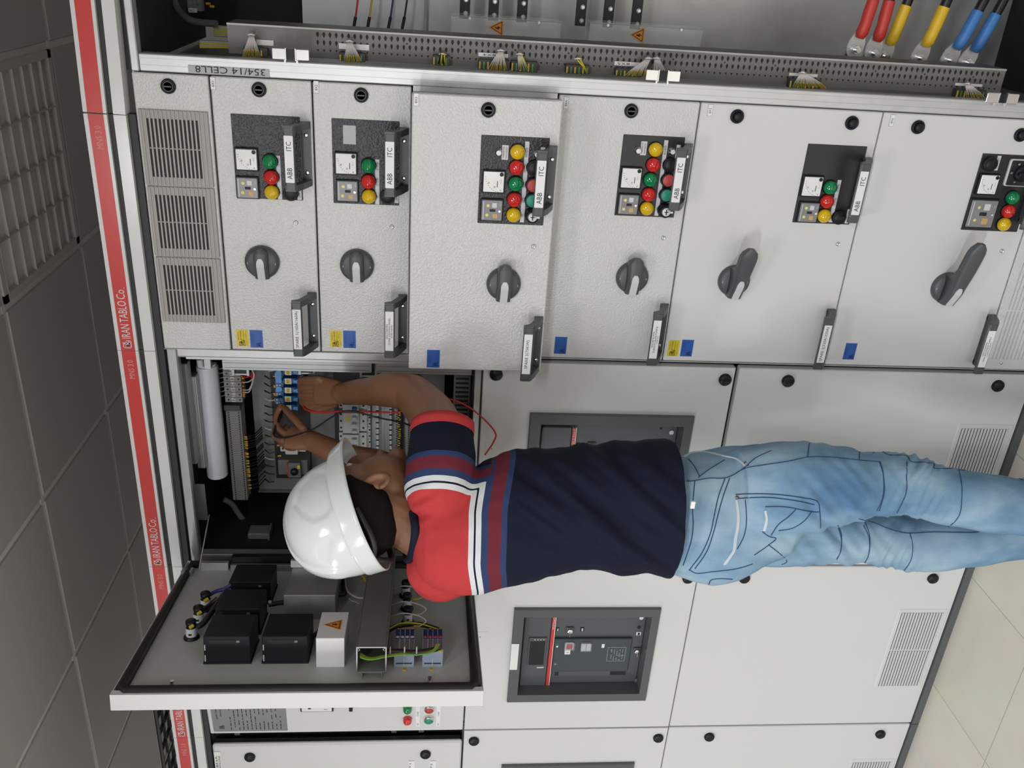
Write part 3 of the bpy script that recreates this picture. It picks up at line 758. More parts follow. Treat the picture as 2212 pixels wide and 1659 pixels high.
def breaker(x0, label):
    """air circuit breaker front behind the window of the door"""
    Yf = .032; dx = x0 + 1.2
    q = lambda px, py, w=0: (lambda p: (p.x + dx, p.z))(at(px, py, Yf - w))
    F = FY(Yf)
    ax1, az1 = q(1133, 1329); ax0 = q(1122, 1490)[0]; az0 = q(1404, 1329)[1]
    t = thing('circuit_breaker', (x0 + .29, Yf, az0), label, 'circuit breaker')
    cx0, cx1, cz0, cz1 = x0 + .1465, x0 + .4285, .875, 1.2275
    def B(fn, name, par=t): return sub(name, par, fn, F)
    body_ = B(lambda m: m.rp(cx0, cx1, cz0, cz1, -.15, -.004, 'acb_body', r=.004), 'body')
    # upper protection-unit cover
    zr = q(1190, 1400)[1]
    B(lambda m: m.rp(ax0, ax1, zr + .006, az1 - .002, -.004, .004, 'acb_body', r=.004, b=.002), 'upper_cover')
    dz0, dz1 = q(1178, 1400)[1], q(1141, 1400)[1]; dx0, dx1 = q(1150, 1434)[0], q(1150, 1374)[0]
    def disp(m):
        m.rp(dx0, dx1, dz0 - .001, dz1 + .001, .004, .008, 'acb_body', r=.002, b=.001)
        m.rp(dx0 + .004, dx1 - .012, dz0 + .003, dz1 - .003, .008, .0086, 'black_satin', r=.001, b=.0002)
        for k in range(4): m.cyl((dx1 - .006, dz0 + .008 + k * .0085, .008), .0016, .0006, 'label_white', 8)
        m.box(dx0 - .012, dx0 - .008, dz0, dz0 + .02, .004, .0046, 'label_grey')
    B(disp, 'display_unit')
    rx0 = q(1178, 1487)[0]; rx1 = q(1192, 1329)[0]
    def red(m):
        m.box(ax0, ax1, zr - .004, zr + .0045, .0035, .0052, 'red_band'); m.box(ax0, ax1, zr - .0058, zr - .0042, .0035, .0053, 'label_white')
        m.text('SACE Emax 2', ax1 - .026, zr + .0003, .042, .0055, .0055, 'white_ink'); m.text('ABB', ax0 + .010, zr + .0003, .012, .0055, .0055, 'white_ink')
    B(red, 'brand_strip')
    # centre operating panel
    mz1 = zr - .008; mz0 = q(1362, 1400)[1]; mx1 = q(1200, 1378)[0]; mx0 = q(1200, 1449)[0]
    B(lambda m: (m.rp(mx0, mx1, mz0, mz1, -.004, .006, 'acb_blue', r=.003, b=.002), m.prism([(mx0 - .018, mz0 + .004), (mx0, mz0 + .004), (mx0, mz1 - .012), (mx0 - .018, mz1 - .012)], -.004, .002, 'acb_body'),
                 m.box(mx0 - .016, mx0, mz0 + .004, mz0 + .05, .002, .0025, 'ink'), m.box(mx0 - .016, mx0, mz1 - .022, mz1 - .012, .002, .0025, 'ink')), 'operating_panel')
    bx, bz = q(1230, 1396, .01)
    def redb(m):
        m.rp(bx - .012, bx + .012, bz - .012, bz + .012, .006, .011, 'label_grey', r=.002); m.rp(bx - .009, bx + .009, bz - .009, bz + .009, .011, .013, 'button_red', r=.002)
        m.rp(bx - .028, bx - .011, bz - .004, bz + .012, .006, .013, 'label_white', r=.001, b=.0005); m.text('O', bx - .020, bz + .004, .005, .007, .0135, 'ink')
    tag(B(redb, 'off_button'), 'red off button with white tag')
    gx, gz = q(1266, 1398, .01)
    B(lambda m: (m.rp(gx - .013, gx + .013, gz - .014, gz + .014, .006, .012, 'label_grey', r=.002), m.box(gx - .013, gx + .013, gz - .0005, gz + .0005, .012, .0123, 'ink')), 'on_button')
    B(lambda m: (m.rp(bx - .014, bx + .014, bz - .015, gz + .016 if gz > bz else bz + .015, .013, .0136, 'lens', r=.002, b=.0002), m.rp(gx - .015, gx + .015, gz - .016, gz + .016, .0125, .0131, 'lens', r=.002, b=.0002)), 'button_guard')
    def misc(m):
        a = q(1203, 1392); m.rp(a[0] - .006, a[0] + .010, a[1] - .003, a[1] + .003, .006, .0066, 'lamp_green', r=.0008, b=.0002); m.cyl((a[0] - .002, a[1], .0066), .003, .0004, 'label_white', 10)
        a = q(1199, 1431); m.cyl((a[0], a[1], .006), .0035, .001, 'steel', 12)
        a = q(1302, 1392); m.rp(a[0] - .007, a[0] + .007, a[1] - .004, a[1] + .004, .006, .0066, 'label_white', r=.0008, b=.0002)
        a = q(1329, 1410); 
        for k in range(7):
            for j in range(5):
                if (k * 3 + j * 5) % 4: m.box(a[0] - .022 + k * .006, a[0] - .0195 + k * .006, a[1] - .02 + j * .008, a[1] - .0185 + j * .008, .006, .0063, 'label_grey')
        for (u0, u1, v0, v1) in ((-.026, .026, .024, .0245), (-.026, .026, -.028, -.0275), (-.026, -.0255, -.028, .0245), (.0255, .026, -.028, .0245), (-.004, -.0035, -.028, .0)):
            m.box(a[0] + u0, a[0] + u1, a[1] + v0, a[1] + v1, .006, .0062, 'label_grey')
        m.text('CE', a[0] + .016, a[1] + .014, .005, .004, .0063, 'white_ink')
    B(misc, 'legend_plate')
    for (px, py) in ((1231, 1362), (1376, 1406)):
        a = q(px, py)
        tag(B(lambda m: (m.rp(a[0] - .011, a[0] + .011, a[1] - .011, a[1] + .011, -.002, .001, 'acb_body', r=.002), m.lathe([(.009, .001), (.009, .006), (.007, .008), (.0001, .008)], 'steel', 20, Matrix.Translation((a[0], a[1], 0))), m.rp(a[0] - .016, a[0] - .001, a[1] - .0012, a[1] + .0012, .008, .0105, 'steel', r=.001)), 'key_lock'), 'key lock with the key in it')
    def low(m):
        for (px, py, w_, h_) in ((1205, 1361, .012, .004), (1258, 1361, .014, .005)):
            a = q(px, py); m.rp(a[0] - w_ / 2, a[0] + w_ / 2, a[1] - h_, a[1] + h_, -.003, -.0015, 'black_satin', r=.001); m.box(a[0] - w_ * .35, a[0] + w_ * .35, a[1] - h_ * .4, a[1] + h_ * .4, -.0015, -.001, 'label_grey')
        a = q(1386, 1336); m.cyl((a[0], a[1], -.003), .006, .0015, 'label_white', 18)
        a = q(1380, 1370); m.rp(a[0] - .006, a[0] + .006, a[1] - .007, a[1] + .007, -.003, -.0015, 'label_white', r=.001); m.box(a[0] - .004, a[0] + .004, a[1] - .003, a[1] + .003, -.0015, -.001, 'ink')
        a = q(1381, 1357); m.cyl((a[0], a[1], -.0035), .0055, .001, 'ink', 18)
        a = q(1375, 1470); m.lathe([(.008, -.004), (.008, .0), (.006, .003), (.0001, .003)], 'acb_body', 18, Matrix.Translation((a[0], a[1], 0)))
        for p_ in ((1366, 1330), (1343, 1481)):
            a = q(*p_); m.cyl((a[0], a[1], -.0035), .003, .001, 'ink', 10)
    B(low, 'lower_panel')
    return t

def breaker_cabinet(x0, label, words=True):
    c = thing('switchgear_cabinet', (x0 + .3, .3, 0), label, 'cabinet', 'switchgear cabinets in the row')
    sub('body', c, lambda m: (body(m, x0 + .0005, x0 + .5995, 0, 2.1, 'inner_shade_grey'), m.box(x0 + .004, x0 + .596, 1.374, 1.379, -.6, -.03, 'galvanised_dark'), m.box(x0 + .004, x0 + .596, ZA - .002, ZA, -.6, -.03, 'galvanised_dark')), F0)
    sub('plinth', c, lambda m: m.box(x0 + .001, x0 + .599, FZ, -.001, -.58, .004, 'acb_frame'), F0)
    fascia(c, x0, x0 + .6)
    g_ = (.5885, .0035) if x0 > -.7 else (.597, 0.0)
    lower_door(c, x0, *g_); acb_door(c, x0, *g_)
    sub('gap_shade_strip', c, lambda m: (m.box(x0 + g_[0] - .004, x0 + .5995, 0, ZB, -.0218, -.0205, 'dark_void'), m.box(x0 + .002, x0 + .598, ZA - .008, ZA + .008, -.0218, -.0205, 'dark_void')), F0)  # dark strips added behind the door gaps, standing for the shade in them
    return c
cab1 = breaker_cabinet(-.6, 'light grey cabinet the worker reaches into, its upper door swung wide open')
cab2 = breaker_cabinet(-1.2, 'light grey cabinet with an etched silver nameplate on its upper door')
cab3 = breaker_cabinet(-1.8, 'light grey cabinet at the far left end, only its edge in view')
breaker(-.6, 'circuit breaker in the shaded door window partly hidden by the worker')
breaker(-1.2, 'circuit breaker in the fully visible door window, white tag and red band')
breaker(-1.8, 'circuit breaker behind the farthest window, cut by the picture edge')
# cards: white tag on the window surround of the second cabinet, paper tags at the door heads
a = at(1111, 1418, -.011); sub('blank_label', cab2, lambda m: (m.box(a.x - .048, a.x + .046, a.z - .0105, a.z + .0105, .0112, .0126, 'label_white'),), F0)
for (c, x) in ((cab1, -.245), (cab2, -.845)):
    sub('paper_tag', c, lambda m: (m.box(x - .018, x + .018, 1.325, 1.362, .0012, .0015, 'label_grey'), m.box(x - .0172, x + .0172, 1.3258, 1.3612, .0015, .0018, 'paint_smooth'), m.cyl((x - .0, 1.345, .0018), .0015, .0005, 'ink', 8)), F0)

# -- instrument compartment of cabinet 1 (door open)
def head(m):
    m.rp(-.598, -.001, 2.074, 2.0985, -.03, -.008, 'galvanised_dark', r=.004, b=.003)      # head rail
    m.box(-.598, -.001, 2.0985, 2.1155, -.03, -.02, 'frame_dark')
    m.rp(-.598, -.575, 1.38, 2.072, -.03, -.006, 'galvanised_dark', r=.002)
    m.rp(-.575, -.02, 1.379, 1.394, -.03, -.006, 'galvanised', r=.002)
    m.box(-.575, -.02, 1.394, 1.397, -.03, -.024, 'frame_dark')
sub('compartment_frame', cab1, head, F0)
sub('side_post', cab1, lf, F0)
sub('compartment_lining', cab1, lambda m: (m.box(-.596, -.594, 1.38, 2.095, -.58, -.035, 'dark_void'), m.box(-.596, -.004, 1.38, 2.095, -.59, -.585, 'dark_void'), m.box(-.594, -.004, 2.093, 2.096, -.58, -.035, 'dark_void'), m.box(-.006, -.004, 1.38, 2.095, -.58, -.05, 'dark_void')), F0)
def chan(m):
    for (pa, pb, ya, yb, Y, dp) in ((377, 395, 786, 1003, .055, .03), (398, 417, 813, 1012, .085, .035)):
        A_ = at(pa, ya, Y); B_ = at(pb, ya, Y); C_ = at(pb, yb, Y); z1, z0 = A_.z, B_.z
        dz = -.008
        m.rp(C_.x, A_.x, z0 + dz, z1 + dz, -Y - dp, -Y, 'galvanised_dark', r=.003, b=.002)
        m.box(C_.x, A_.x, z0 + dz + .005, z0 + dz + .0058, -Y, -Y + .0006, 'frame_dark'); m.box(C_.x, A_.x, z1 + dz - .007, z1 + dz - .0062, -Y, -Y + .0006, 'frame_dark')
    for (px, py) in ((392, 829), (410, 1006)):
        q = at(px, py, .05); m.lathe([(.0045, 0), (.0045, .003), (.0001, .0045)], 'steel', 12, Matrix.Translation((q.x, q.z, -.052)))
tag(sub('support_rails', cab1, chan, F0), 'galvanised support rails')
p = at(430, 1085, .09); tag(sub('bracket', cab1, lambda m: (m.box(p.x - .055, p.x + .055, p.z - .018, p.z + .018, -.092, -.09, 'galvanised'), m.box(p.x - .055, p.x + .055, p.z + .016, p.z + .018, -.13, -.09, 'galvanised')), F0), 'short galvanised bracket')
# slotted aluminium rail seen edge-on beside the drawer column
def arail(m):
    a0 = at(482, 787, -.0).z; 
    for (za, zb) in ((at(482, 787, .04).z, at(803, 790, .04).z), (at(813, 792, .04).z, 1.40)):
        m.rp(-.062, -.036, zb, za, -.044, -.030, 'aluminium', r=.002, b=.001)
        for xx in (-.056, -.044): m.box(xx, xx + .0007, zb + .004, za - .004, -.030, -.0297, 'frame_dark')
    a = at(450, 783, .04); m.rp(-.062, -.036, a.z - .008, a.z + .008, -.044, -.030, 'aluminium', r=.002, b=.001)
    m.box(-.034, -.024, 1.39, 2.03, -.05, -.03, 'frame_dark')
    m.rp(-.0335, -.0235, 1.39, 2.06, -.026, -.022, 'galvanised', r=.001)
sub('slotted_rail', cab1, arail, F0)
# mounting plate
PY_ = .235
sub('mounting_plate', cab1, lambda m: (m.box(-.525, -.02, 1.46, 1.962, -PY_ - .003, -PY_, 'inner_shade_grey'), m.box(-.525, -.523, 1.46, 1.962, -PY_, -PY_ + .015, 'inner_shade_grey')), F0)
# compartment lamp
a = at(441, 795, .10); e = at(462, 1036, .10)
t = thing('compartment_lamp', ((a.x + e.x) / 2, .1, (a.z + e.z) / 2), 'off-white batten lamp under the cabinet roof with a small yellow tag', 'lamp')
zc = (a.z + e.z) / 2
def hs(m):
    R = [(math.cos(k * PI / 8) * .0265, math.sin(k * PI / 8) * .030) for k in range(9)]
    m.loft([[(x, zc - .002 + c, -.128 + s) for c, s in R] for x in (a.x - .003, e.x)], 'lamp_housing', True)
    m.loft([[(x, zc - .002 + c * .9, -.128 + s * .9) for c, s in R] for x in (a.x + .003, a.x - .003)], 'lamp_housing', True)
tag(sub('diffuser', t, hs, F0), 'off-white diffuser')
sub('cable_gland', t, lambda m: (m.tube([(a.x, zc + .008, -.108), (a.x + .020, zc + .009, -.108)], .008, 'lamp_housing', 12), m.tube([(a.x + .018, zc + .009, -.108), (a.x + .045, zc + .009, -.108)], [.0062] * 2, 'wire_black', 12)), F0)
sub('marker_tag', t, lambda m: (lambda q: m.box(q.x - .006, q.x + .006, q.z - .004, q.z + .004, -.1, -.0965, 'ferrule_yellow'))(at(434, 917, .1)), F0)

# wire ducts in the compartment (dark, with comb slots)
def comb(m, x0, x1, z0, z1, d, y0, horiz=True):
    m.box(x0, x1, z0, z1, -y0 - d, -y0, 'duct_grey')
# ------------------------------------------------------------------ devices on the mounting plate
def P3(px, py, Y): return at(px, py, Y)
def row_z(px, py, Y): return at(px, py, Y).z
def terminal_proto(parent, w, h, d, m, mark):
    mb = MB(); mb.rp(-w / 2, w / 2, -h / 2, h / 2, 0, d, m, r=.0006, b=.0004)
    for v in (-h * .36, h * .30): mb.cyl((0, v, d), min(w * .33, .0026), .0002, 'ink', 10)
    if mark: mb.text(mark, 0, 0, w * .8, h * .22, d + .0003, 'white_ink')
    return mb
def strip_of(name, label, n, pxa, pya, pyb, hgt, Y, m, d=.045, marks=None, cat='terminal strip', group=None):
    """n slim terminals side by side between two picture rows"""
    a = at(pxa, pya, Y); e = at(pxa, pyb, Y); zc = a.z
    t = thing(name, ((a.x + e.x) / 2, Y + d, zc), label, cat, group)
    sub('rail', t, lambda k: k.box(e.x - .01, a.x + .01, zc - .0175, zc + .0175, -Y - d - .004, -Y - d, 'galvanised_dark'), F0)
    w = (a.x - e.x) / n; first = None
    for i in range(n):
        x = a.x - w * (i + .5)
        if marks or first is None:
            mb = MB(F0 @ Matrix.Translation((x, zc, -Y - d)))
            q = terminal_proto(t, w * .94, hgt, d, m, marks[i % len(marks)] if marks else None)
            mb.v = [mb.F @ v for v in q.v]; mb.f = q.f; mb.m = q.m; mb.sm = q.sm; mb.mats = q.mats
            o = mb.obj('terminal', t)
            if first is None: first = (o, x)
        else:
            o = first[0].copy(); COL.objects.link(o); o.parent = t; o.matrix_parent_inverse = first[0].matrix_parent_inverse.copy()
            o.location = (x - first[1], 0, 0)
    return t, a, e
t1, a, e = strip_of('terminal_strip', 'short strip of grey terminals numbered 11 to 17 under the lamp', 7, 499, 790, 869, .042, .13, 'terminal_grey', marks=['11', '12', '13', '14', '15', '16', '17'])
def mk(m, pts, c, L=.011, r=.0024, Y=.14):
    for (px, py, ang) in pts:
        q = at(px, py, Y); m.tube([(q.x - .0, q.z + L / 2, -Y), (q.x + math.tan(math.radians(ang)) * L, q.z - L / 2, -Y)], r, c, 6)
sub('wire_markers', t1, lambda m: mk(m, [(518, 813, 0), (521, 817, 0), (522, 826, 0), (521, 835, 6), (522, 842, 0), (522, 847, 0), (523, 852, 6), (523, 856, 6)], 'ferrule_orange', .013), F0)
def loops(m):
    for k, (py, c) in enumerate(((826, 'wire_white'), (842, 'wire_white'), (847, 'wire_white'), (812, 'wire_red'), (816, 'wire_red'))):
        s = at(528, py, .14); e_ = at(547 - k, 800, .15)
        m.tube(crv([(s.x, s.z, -.14), (s.x + .006, s.z - .014, -.135), (e_.x - .004, s.z - .028, -.13), (e_.x + .02, s.z - .02, -.13)]), .0016, c, 6)
def stubs(m):
    for k in range(7):
        s = at(484, 797 + k * 10, .14); m.tube([(s.x, s.z - .002, -.15), (s.x - .003, s.z + .012, -.145), (s.x + .004, s.z + .022, -.16)], .0015, 'wire_white', 6)
sub('upper_wires', t1, stubs, F0)
sub('wires', t1, loops, F0)
t2, a, e = strip_of('terminal_strip', 'long strip of forty small grey terminals with yellow wire markers', 40, 503, 884, 1080, .038, .15, 'terminal_grey')
sub('end_clamp', t2, lambda m: m.rp(a.x, a.x + .016, a.z - .02, a.z + .02, -.195, -.14, 'terminal_dark', r=.002), F0)
random.seed(3)
mkp = [(530 + (py - 945) * .085, py, random.uniform(-15, 15)) for py in (943, 948, 954, 959, 963, 967, 978, 982, 986, 995, 1002, 1007, 1014, 1017, 1021, 1025, 1029, 1038, 1048, 1055)]
sub('wire_markers', t2, lambda m: mk(m, mkp, 'ferrule_yellow', .010, .0019, .165), F0)
def wires2(m):
    for (px, py, _) in mkp: 
        s = at(px + 6, py, .165); m.tube([(s.x, s.z, -.165), (s.x, s.z - .014, -.175), (s.x + .01, s.z - .030, -.20)], .0016, 'wire_black', 6)
def wires3(m):
    for k in range(24):
        s = at(486 + k * .6, 900 + k * 7.5, .17); m.tube([(s.x, s.z, -.17), (s.x + random.uniform(-.004, .004), s.z + .02, -.18), (s.x + .006, s.z + .035, -.20)], .0015, 'wire_black', 6)
sub('wires', t2, wires2, F0); sub('upper_wires', t2, wires3, F0)
# grey strip cover between the two terminal strips
p = at(500, 875, .15)

# profile duct ends poking out beside the rail
for i, (x0, x1, y0, y1, lb) in enumerate(((500, 539, 789, 808, 'open end of a wire duct above the blue relays'), (644, 682, 790, 806, 'open end of a wire duct under the blue relays, beside the hand'), (777, 815, 790, 812, 'open end of a wire duct behind the forearm'))):
    A_ = at(x0, y0, .08); B_ = at(x1, y1, .08)
    t = thing('wire_duct', (A_.x, .1, (A_.z + B_.z) / 2), lb, 'wire duct', 'wire ducts in the open compartment')
    def du(m):
        xa, xb = B_.x - .0, B_.x + .034; z1, z0 = A_.z, B_.z
        m.box(xa - .001, xb, z0, z1, -.125, -.0835, 'frame_dark')
        for (u, v0, v1, dd0, dd1) in ((0, z0, z0 + .0015, -.12, -.076), (0, z1 - .0015, z1, -.12, -.076), (0, z0, z0 + .006, -.078, -.0765), (0, z1 - .006, z1, -.078, -.0765)):
            m.box(xa - .0035, xb, v0, v1, dd0, dd1, 'aluminium')
        m.box(xa - .0035, xa, z0, z1, -.084, -.081, 'aluminium')
    sub('channel', t, du, F0)

# blue plug-in relays
ry = [800, 819.5, 839, 858, 877]
pr_ = None
for i, py in enumerate(ry):
    c = at(622, py, .15); 
    lb = ['blue plug-in relay nearest the drawer column, first of the row', 'blue plug-in relay, second from the drawer column', 'blue plug-in relay in the middle of the row', 'blue plug-in relay beside the fingertips, fourth in the row', 'blue plug-in relay at the far end, touched by the test probe'][i]
    w = .0185
    if pr_ is None:
        t = thing('plug_in_relay', (c.x, .22, c.z), lb, 'relay', 'blue relays on the mounting plate')
        F = F0 @ Matrix.Translation((c.x, c.z, 0))
        sub('socket', t, lambda m: (m.rp(-w / 2, w / 2, -.034, .036, -.225, -.175, 'socket_blue', r=.002), [m.cyl((s_ * .0042, v, -.175), .0022, .0006, 'steel', 10) for s_ in (-1, 1) for v in (-.028, .024, .031)]), F)
        sub('cover', t, lambda m: m.rp(-w * .43, w * .43, -.022, .012, -.175, -.140, 'relay_blue', r=.002, b=.0015), F)
        sub('retaining_clip', t, lambda m: (m.box(-w * .3, w * .3, -.026, -.022, -.175, -.137, 'clip_blue'), m.rp(-w * .2, w * .25, -.026, -.015, -.140, -.1365, 'clip_blue', r=.001)), F)
        tag(sub('marker_tag', t, lambda m: (m.rp(-w * .42, w * .42, -.010, .006, -.140, -.1385, 'label_grey', r=.001, b=.0003), m.rp(-w * .3, w * .3, -.006, .003, -.1385, -.1378, 'ferrule_yellow', r=.0008, b=.0002), m.text('K%d' % (i + 3), 0, -.0015, .007, .004, -.1375, 'ink')), F), 'yellow marker tag')
        pr_ = (t, c)
    else:
        r = pr_[0].copy(); COL.objects.link(r); r.matrix_world = Matrix.Translation((c.x, .22, c.z)); r.location = (c.x, .22, c.z); r['label'] = lb
        for ch in list(pr_[0].children):
            k = ch.copy(); COL.objects.link(k); k.parent = r; k.matrix_parent_inverse = ch.matrix_parent_inverse.copy()
# orange ferrules above the relays, blue extraction tool lying on the wires
t = thing('wire_bundle', tuple(at(575, 830, .2)), 'dark wires with orange markers running above the blue relays', 'wiring')
sub('wire_markers', t, lambda m: mk(m, [(594, 813, 0), (595, 833, 0), (595, 836, 5), (594, 850, 0), (596, 853, -10), (597, 862, 0), (597, 866, 0), (595, 905, 0), (596, 932, 5), (599, 950, 0), (602, 962, 0), (604, 985, 6)], 'ferrule_orange', .009, .0022, .18), F0)
def wb(m):
    for k in range(16):
        s = at(586, 800 + k * 16, .19); m.tube([(s.x, s.z - .008, -.19), (s.x + random.uniform(-.004, .004), s.z + .004, -.185), (s.x, s.z + .018, -.20)], .0018, 'wire_black' if k % 4 else 'wire_white', 6)
sub('wires', t, wb, F0)
p = at(604, 806, .13)
def tool(m):
    m.prism([(-.004, .022), (.010, .022), (.012, -.002), (.003, -.020), (-.0025, -.024), (-.004, -.006)], -.004, .002, 'clip_blue', F0.inverted() @ F0)
mb = MB(F0 @ Matrix.Translation((p.x - .004, p.z, -.13)) @ Matrix.Rotation(math.radians(90), 4, 'Z')); tool(mb)
for dx in (-.030,): mb.cyl((.004, dx + .07, -.002), .008, .003, 'clip_blue', 14)
tag(mb.obj('relay_puller'), 'pale blue plastic blade hanging beside the blue relays', 'plastic tool')
# dark plate strip carrying relays row (DIN rail cover)
sub('device_backing', cab1, lambda m: (m.box(at(590, 1035, .22).x, -.04, at(668, 900, .22).z, at(588, 900, .22).z, -.2352, -.2258, 'frame_dark'), m.box(-.50, -.03, at(905, 900, .22).z, at(722, 900, .22).z, -.2352, -.2258, 'frame_dark')), F0)

# miniature breakers (two-pole) and motor breaker at the end of the relay row
c = at(632, 965, .16)
t = thing('miniature_breaker', (c.x, .22, c.z), 'small grey two-pole breaker with yellow tag below the left hand', 'breaker')
F = F0 @ Matrix.Translation((c.x, c.z, 0))
sub('case', t, lambda m: (m.rp(-.018, .018, -.033, .033, -.224, -.165, 'mcb_grey', r=.002), m.rp(-.018, .018, -.014, .018, -.165, -.150, 'mcb_grey', r=.002), [m.cyl((s * .009, .026, -.165), .003, .0006, 'ink', 10) for s in (-1, 1)]), F)
sub('marker_tag', t, lambda m: m.rp(-.007, .007, .004, .012, -.150, -.149, 'ferrule_yellow', r=.0006, b=.0002), F)
c = at(632, 1012, .16)
t = thing('motor_breaker', (c.x, .22, c.z), 'dark grey motor breaker with a black rotary knob and red line', 'breaker')
F = F0 @ Matrix.Translation((c.x, c.z, 0))
sub('case', t, lambda m: (m.rp(-.0225, .0225, -.038, .038, -.224, -.165, 'duct_grey', r=.002), m.rp(-.0225, .0225, -.022, .010, -.165, -.150, 'duct_grey', r=.002), m.box(-.018, .018, .0105, .0125, -.165, -.1495, 'red_band')), F)
sub('rotary_knob', t, lambda m: m.lathe([(.010, -.150), (.010, -.144), (.008, -.140), (.0001, -.140)], 'black_plastic', 20, Matrix.Translation((-.002, -.006, 0))), F)
sub('marker_tag', t, lambda m: m.rp(.006, .016, -.021, -.014, -.150, -.149, 'ferrule_yellow', r=.0006, b=.0002), F)
# four-pole breakers block
for (px0, px1, pya, pyb, lb, poles) in ((734, 783, 872, 886, 'narrow light grey breaker with a blue toggle behind the red test lead', 1), (734, 783, 890, 935, 'light grey multi-pole breaker with yellow tag behind the test leads', 3), (734, 783, 937, 985, 'light grey multi-pole breaker nearest the hard hat brim', 3)):
    A_ = at(px0, pya, .16); B_ = at(px1, pyb, .16); c = (A_ + B_) / 2; hw = (A_.x - B_.x) / 2 - .0005; hh = .036
    t = thing('miniature_breaker', (c.x, .22, c.z), lb, 'breaker', 'light grey breakers on the mounting plate'); F = F0 @ Matrix.Translation((c.x, c.z, 0))
    sub('case', t, lambda m: (m.rp(-hw, hw, -hh - .004, hh - .004, -.224, -.168, 'mcb_grey', r=.001), m.rp(-hw, hw, -hh * .55, hh * .6, -.168, -.155, 'mcb_grey', r=.001), [m.cyl((-hw + (2 * hw) * (k + .5) / poles, hh * .75, -.168), .003, .0006, 'ink', 10) for k in range(poles)], [m.cyl((-hw + (2 * hw) * (k + .5) / poles, -hh * .85, -.168), .003, .0006, 'ink', 10) for k in range(poles)]), F)
    for k in range(poles):
        x = -hw + (2 * hw) * (k + .5) / poles
        sub('toggle', t, lambda m: m.rp(x - .004, x + .004, -.015, -.003, -.155, -.143, 'socket_blue' if poles == 1 else 'mcb_grey', r=.001), F)
    if poles > 1: sub('marker_tag', t, lambda m: m.rp(hw * .2, hw * .7, .004, .012, -.155, -.154, 'ferrule_yellow', r=.0006, b=.0002), F)
# low rows: relay bases with pale stripes, terminals, dark comb ducts
for (px, Y, h, m_, lb) in ((793, .18, .010, 'mcb_grey', 'row of grey breaker terminals under the breakers'),):
    t, a, e = strip_of('terminal_strip', lb, 10, px, 868, 1000, h * 1.6, Y, m_, d=.03)
for (px, n, h, m_, lb, Y) in ((815, 13, .006, 'label_grey', 'thin pale marker row left of the dark gap', .17), (844, 15, .005, 'label_grey', 'thin pale marker row right of the dark gap', .17),
                              (887, 34, .012, 'terminal_grey', 'perforated grey terminal row, upper one of two above the cabinet sill', .15), (900, 34, .011, 'terminal_grey', 'perforated grey terminal row, lower one of two above the cabinet sill', .15)):
    t, a, e = strip_of('terminal_strip', lb, n, px, 868, 1030, h, Y, m_, d=.03)
t = thing('wire_bundle', tuple(at(866, 950, .18)), 'yellow marked wires above the lowest terminal rows', 'wiring')
sub('wire_markers', t, lambda m: mk(m, [(862 + random.uniform(-2, 2), py, random.uniform(-10, 10)) for py in range(892, 1010, 5)], 'ferrule_yellow', .006, .0017, .17), F0)
sub('wires', t, lambda m: [m.tube([tuple((lambda q: (q.x, q.z, -.18))(at(855, py, .18))), tuple((lambda q: (q.x, q.z, -.175))(at(875, py + 2, .18)))], .0014, 'wire_black', 6) for py in range(892, 1010, 5)], F0)
def combduct(m):
    A_ = at(982, 800, .12); B_ = at(1010, 960, .12)
    m.box(-.50, -.03, B_.z, A_.z, -.16, -.12, 'duct_grey')
    for k in range(34):
        x = -.04 - k * .0125; m.box(x - .0028, x + .0028, B_.z + .004, A_.z - .004, -.1199, -.1194, 'dark_void')
t = thing('wire_duct', tuple(at(995, 880, .14)), 'slotted grey wire duct along the bottom of the open compartment', 'wire duct', 'wire ducts in the open compartment'); sub('channel', t, combduct, F0)
# left wall of the compartment: rectangular plug connector with corrugated conduit
c = at(557, 1168, .10); X0w = -.575
t = thing('plug_connector', tuple(c), 'grey rectangular industrial plug with locking lever and corrugated conduit', 'connector')
sub('hood', t, lambda m: (m.rp(c.x - .022, c.x + .022, c.z - .028, c.z + .026, -.14, -.10, 'duct_grey', r=.004, b=.003), m.rp(c.x - .028, c.x + .026, c.z - .032, c.z - .026, -.145, -.095, 'duct_grey', r=.003)), F0)
sub('locking_lever', t, lambda m: (m.tube([(c.x - .014, c.z - .026, -.098), (c.x - .012, c.z + .006, -.094), (c.x - .018, c.z + .024, -.098)], .0016, 'steel', 8), m.rp(c.x - .02, c.x - .006, c.z + .0, c.z + .016, -.10, -.096, 'inner_shade_grey', r=.002)), F0)
a = at(532, 1167, .11); e = at(462, 1163, .13)
pts = crv([(a.x, a.z - .006, -.12), (a.x - .010, a.z + .02, -.12), ((a.x + e.x) / 2 - .016, (a.z + e.z) / 2 + .006, -.125), (e.x, e.z, -.14), (e.x + .02, e.z + .02, -.2)], 14)
rr = [.0105 + (.0014 if i % 2 else 0) for i in range(len(pts))]
sub('conduit', t, lambda m: m.tube(pts, rr, 'wire_black', 12), F0)
a = at(490, 1083, .17); e = at(530, 1125, .2)
t = thing('conduit', tuple(a), 'grey cable bending out of the end of the long terminal strip', 'cable'); sub('sheath', t, lambda m: m.tube(crv([(a.x, a.z + .01, -.18), (a.x - .02, a.z - .01, -.185), (e.x, e.z, -.2), (e.x - .02, e.z - .05, -.22)]), .008, 'duct_grey', 10), F0)

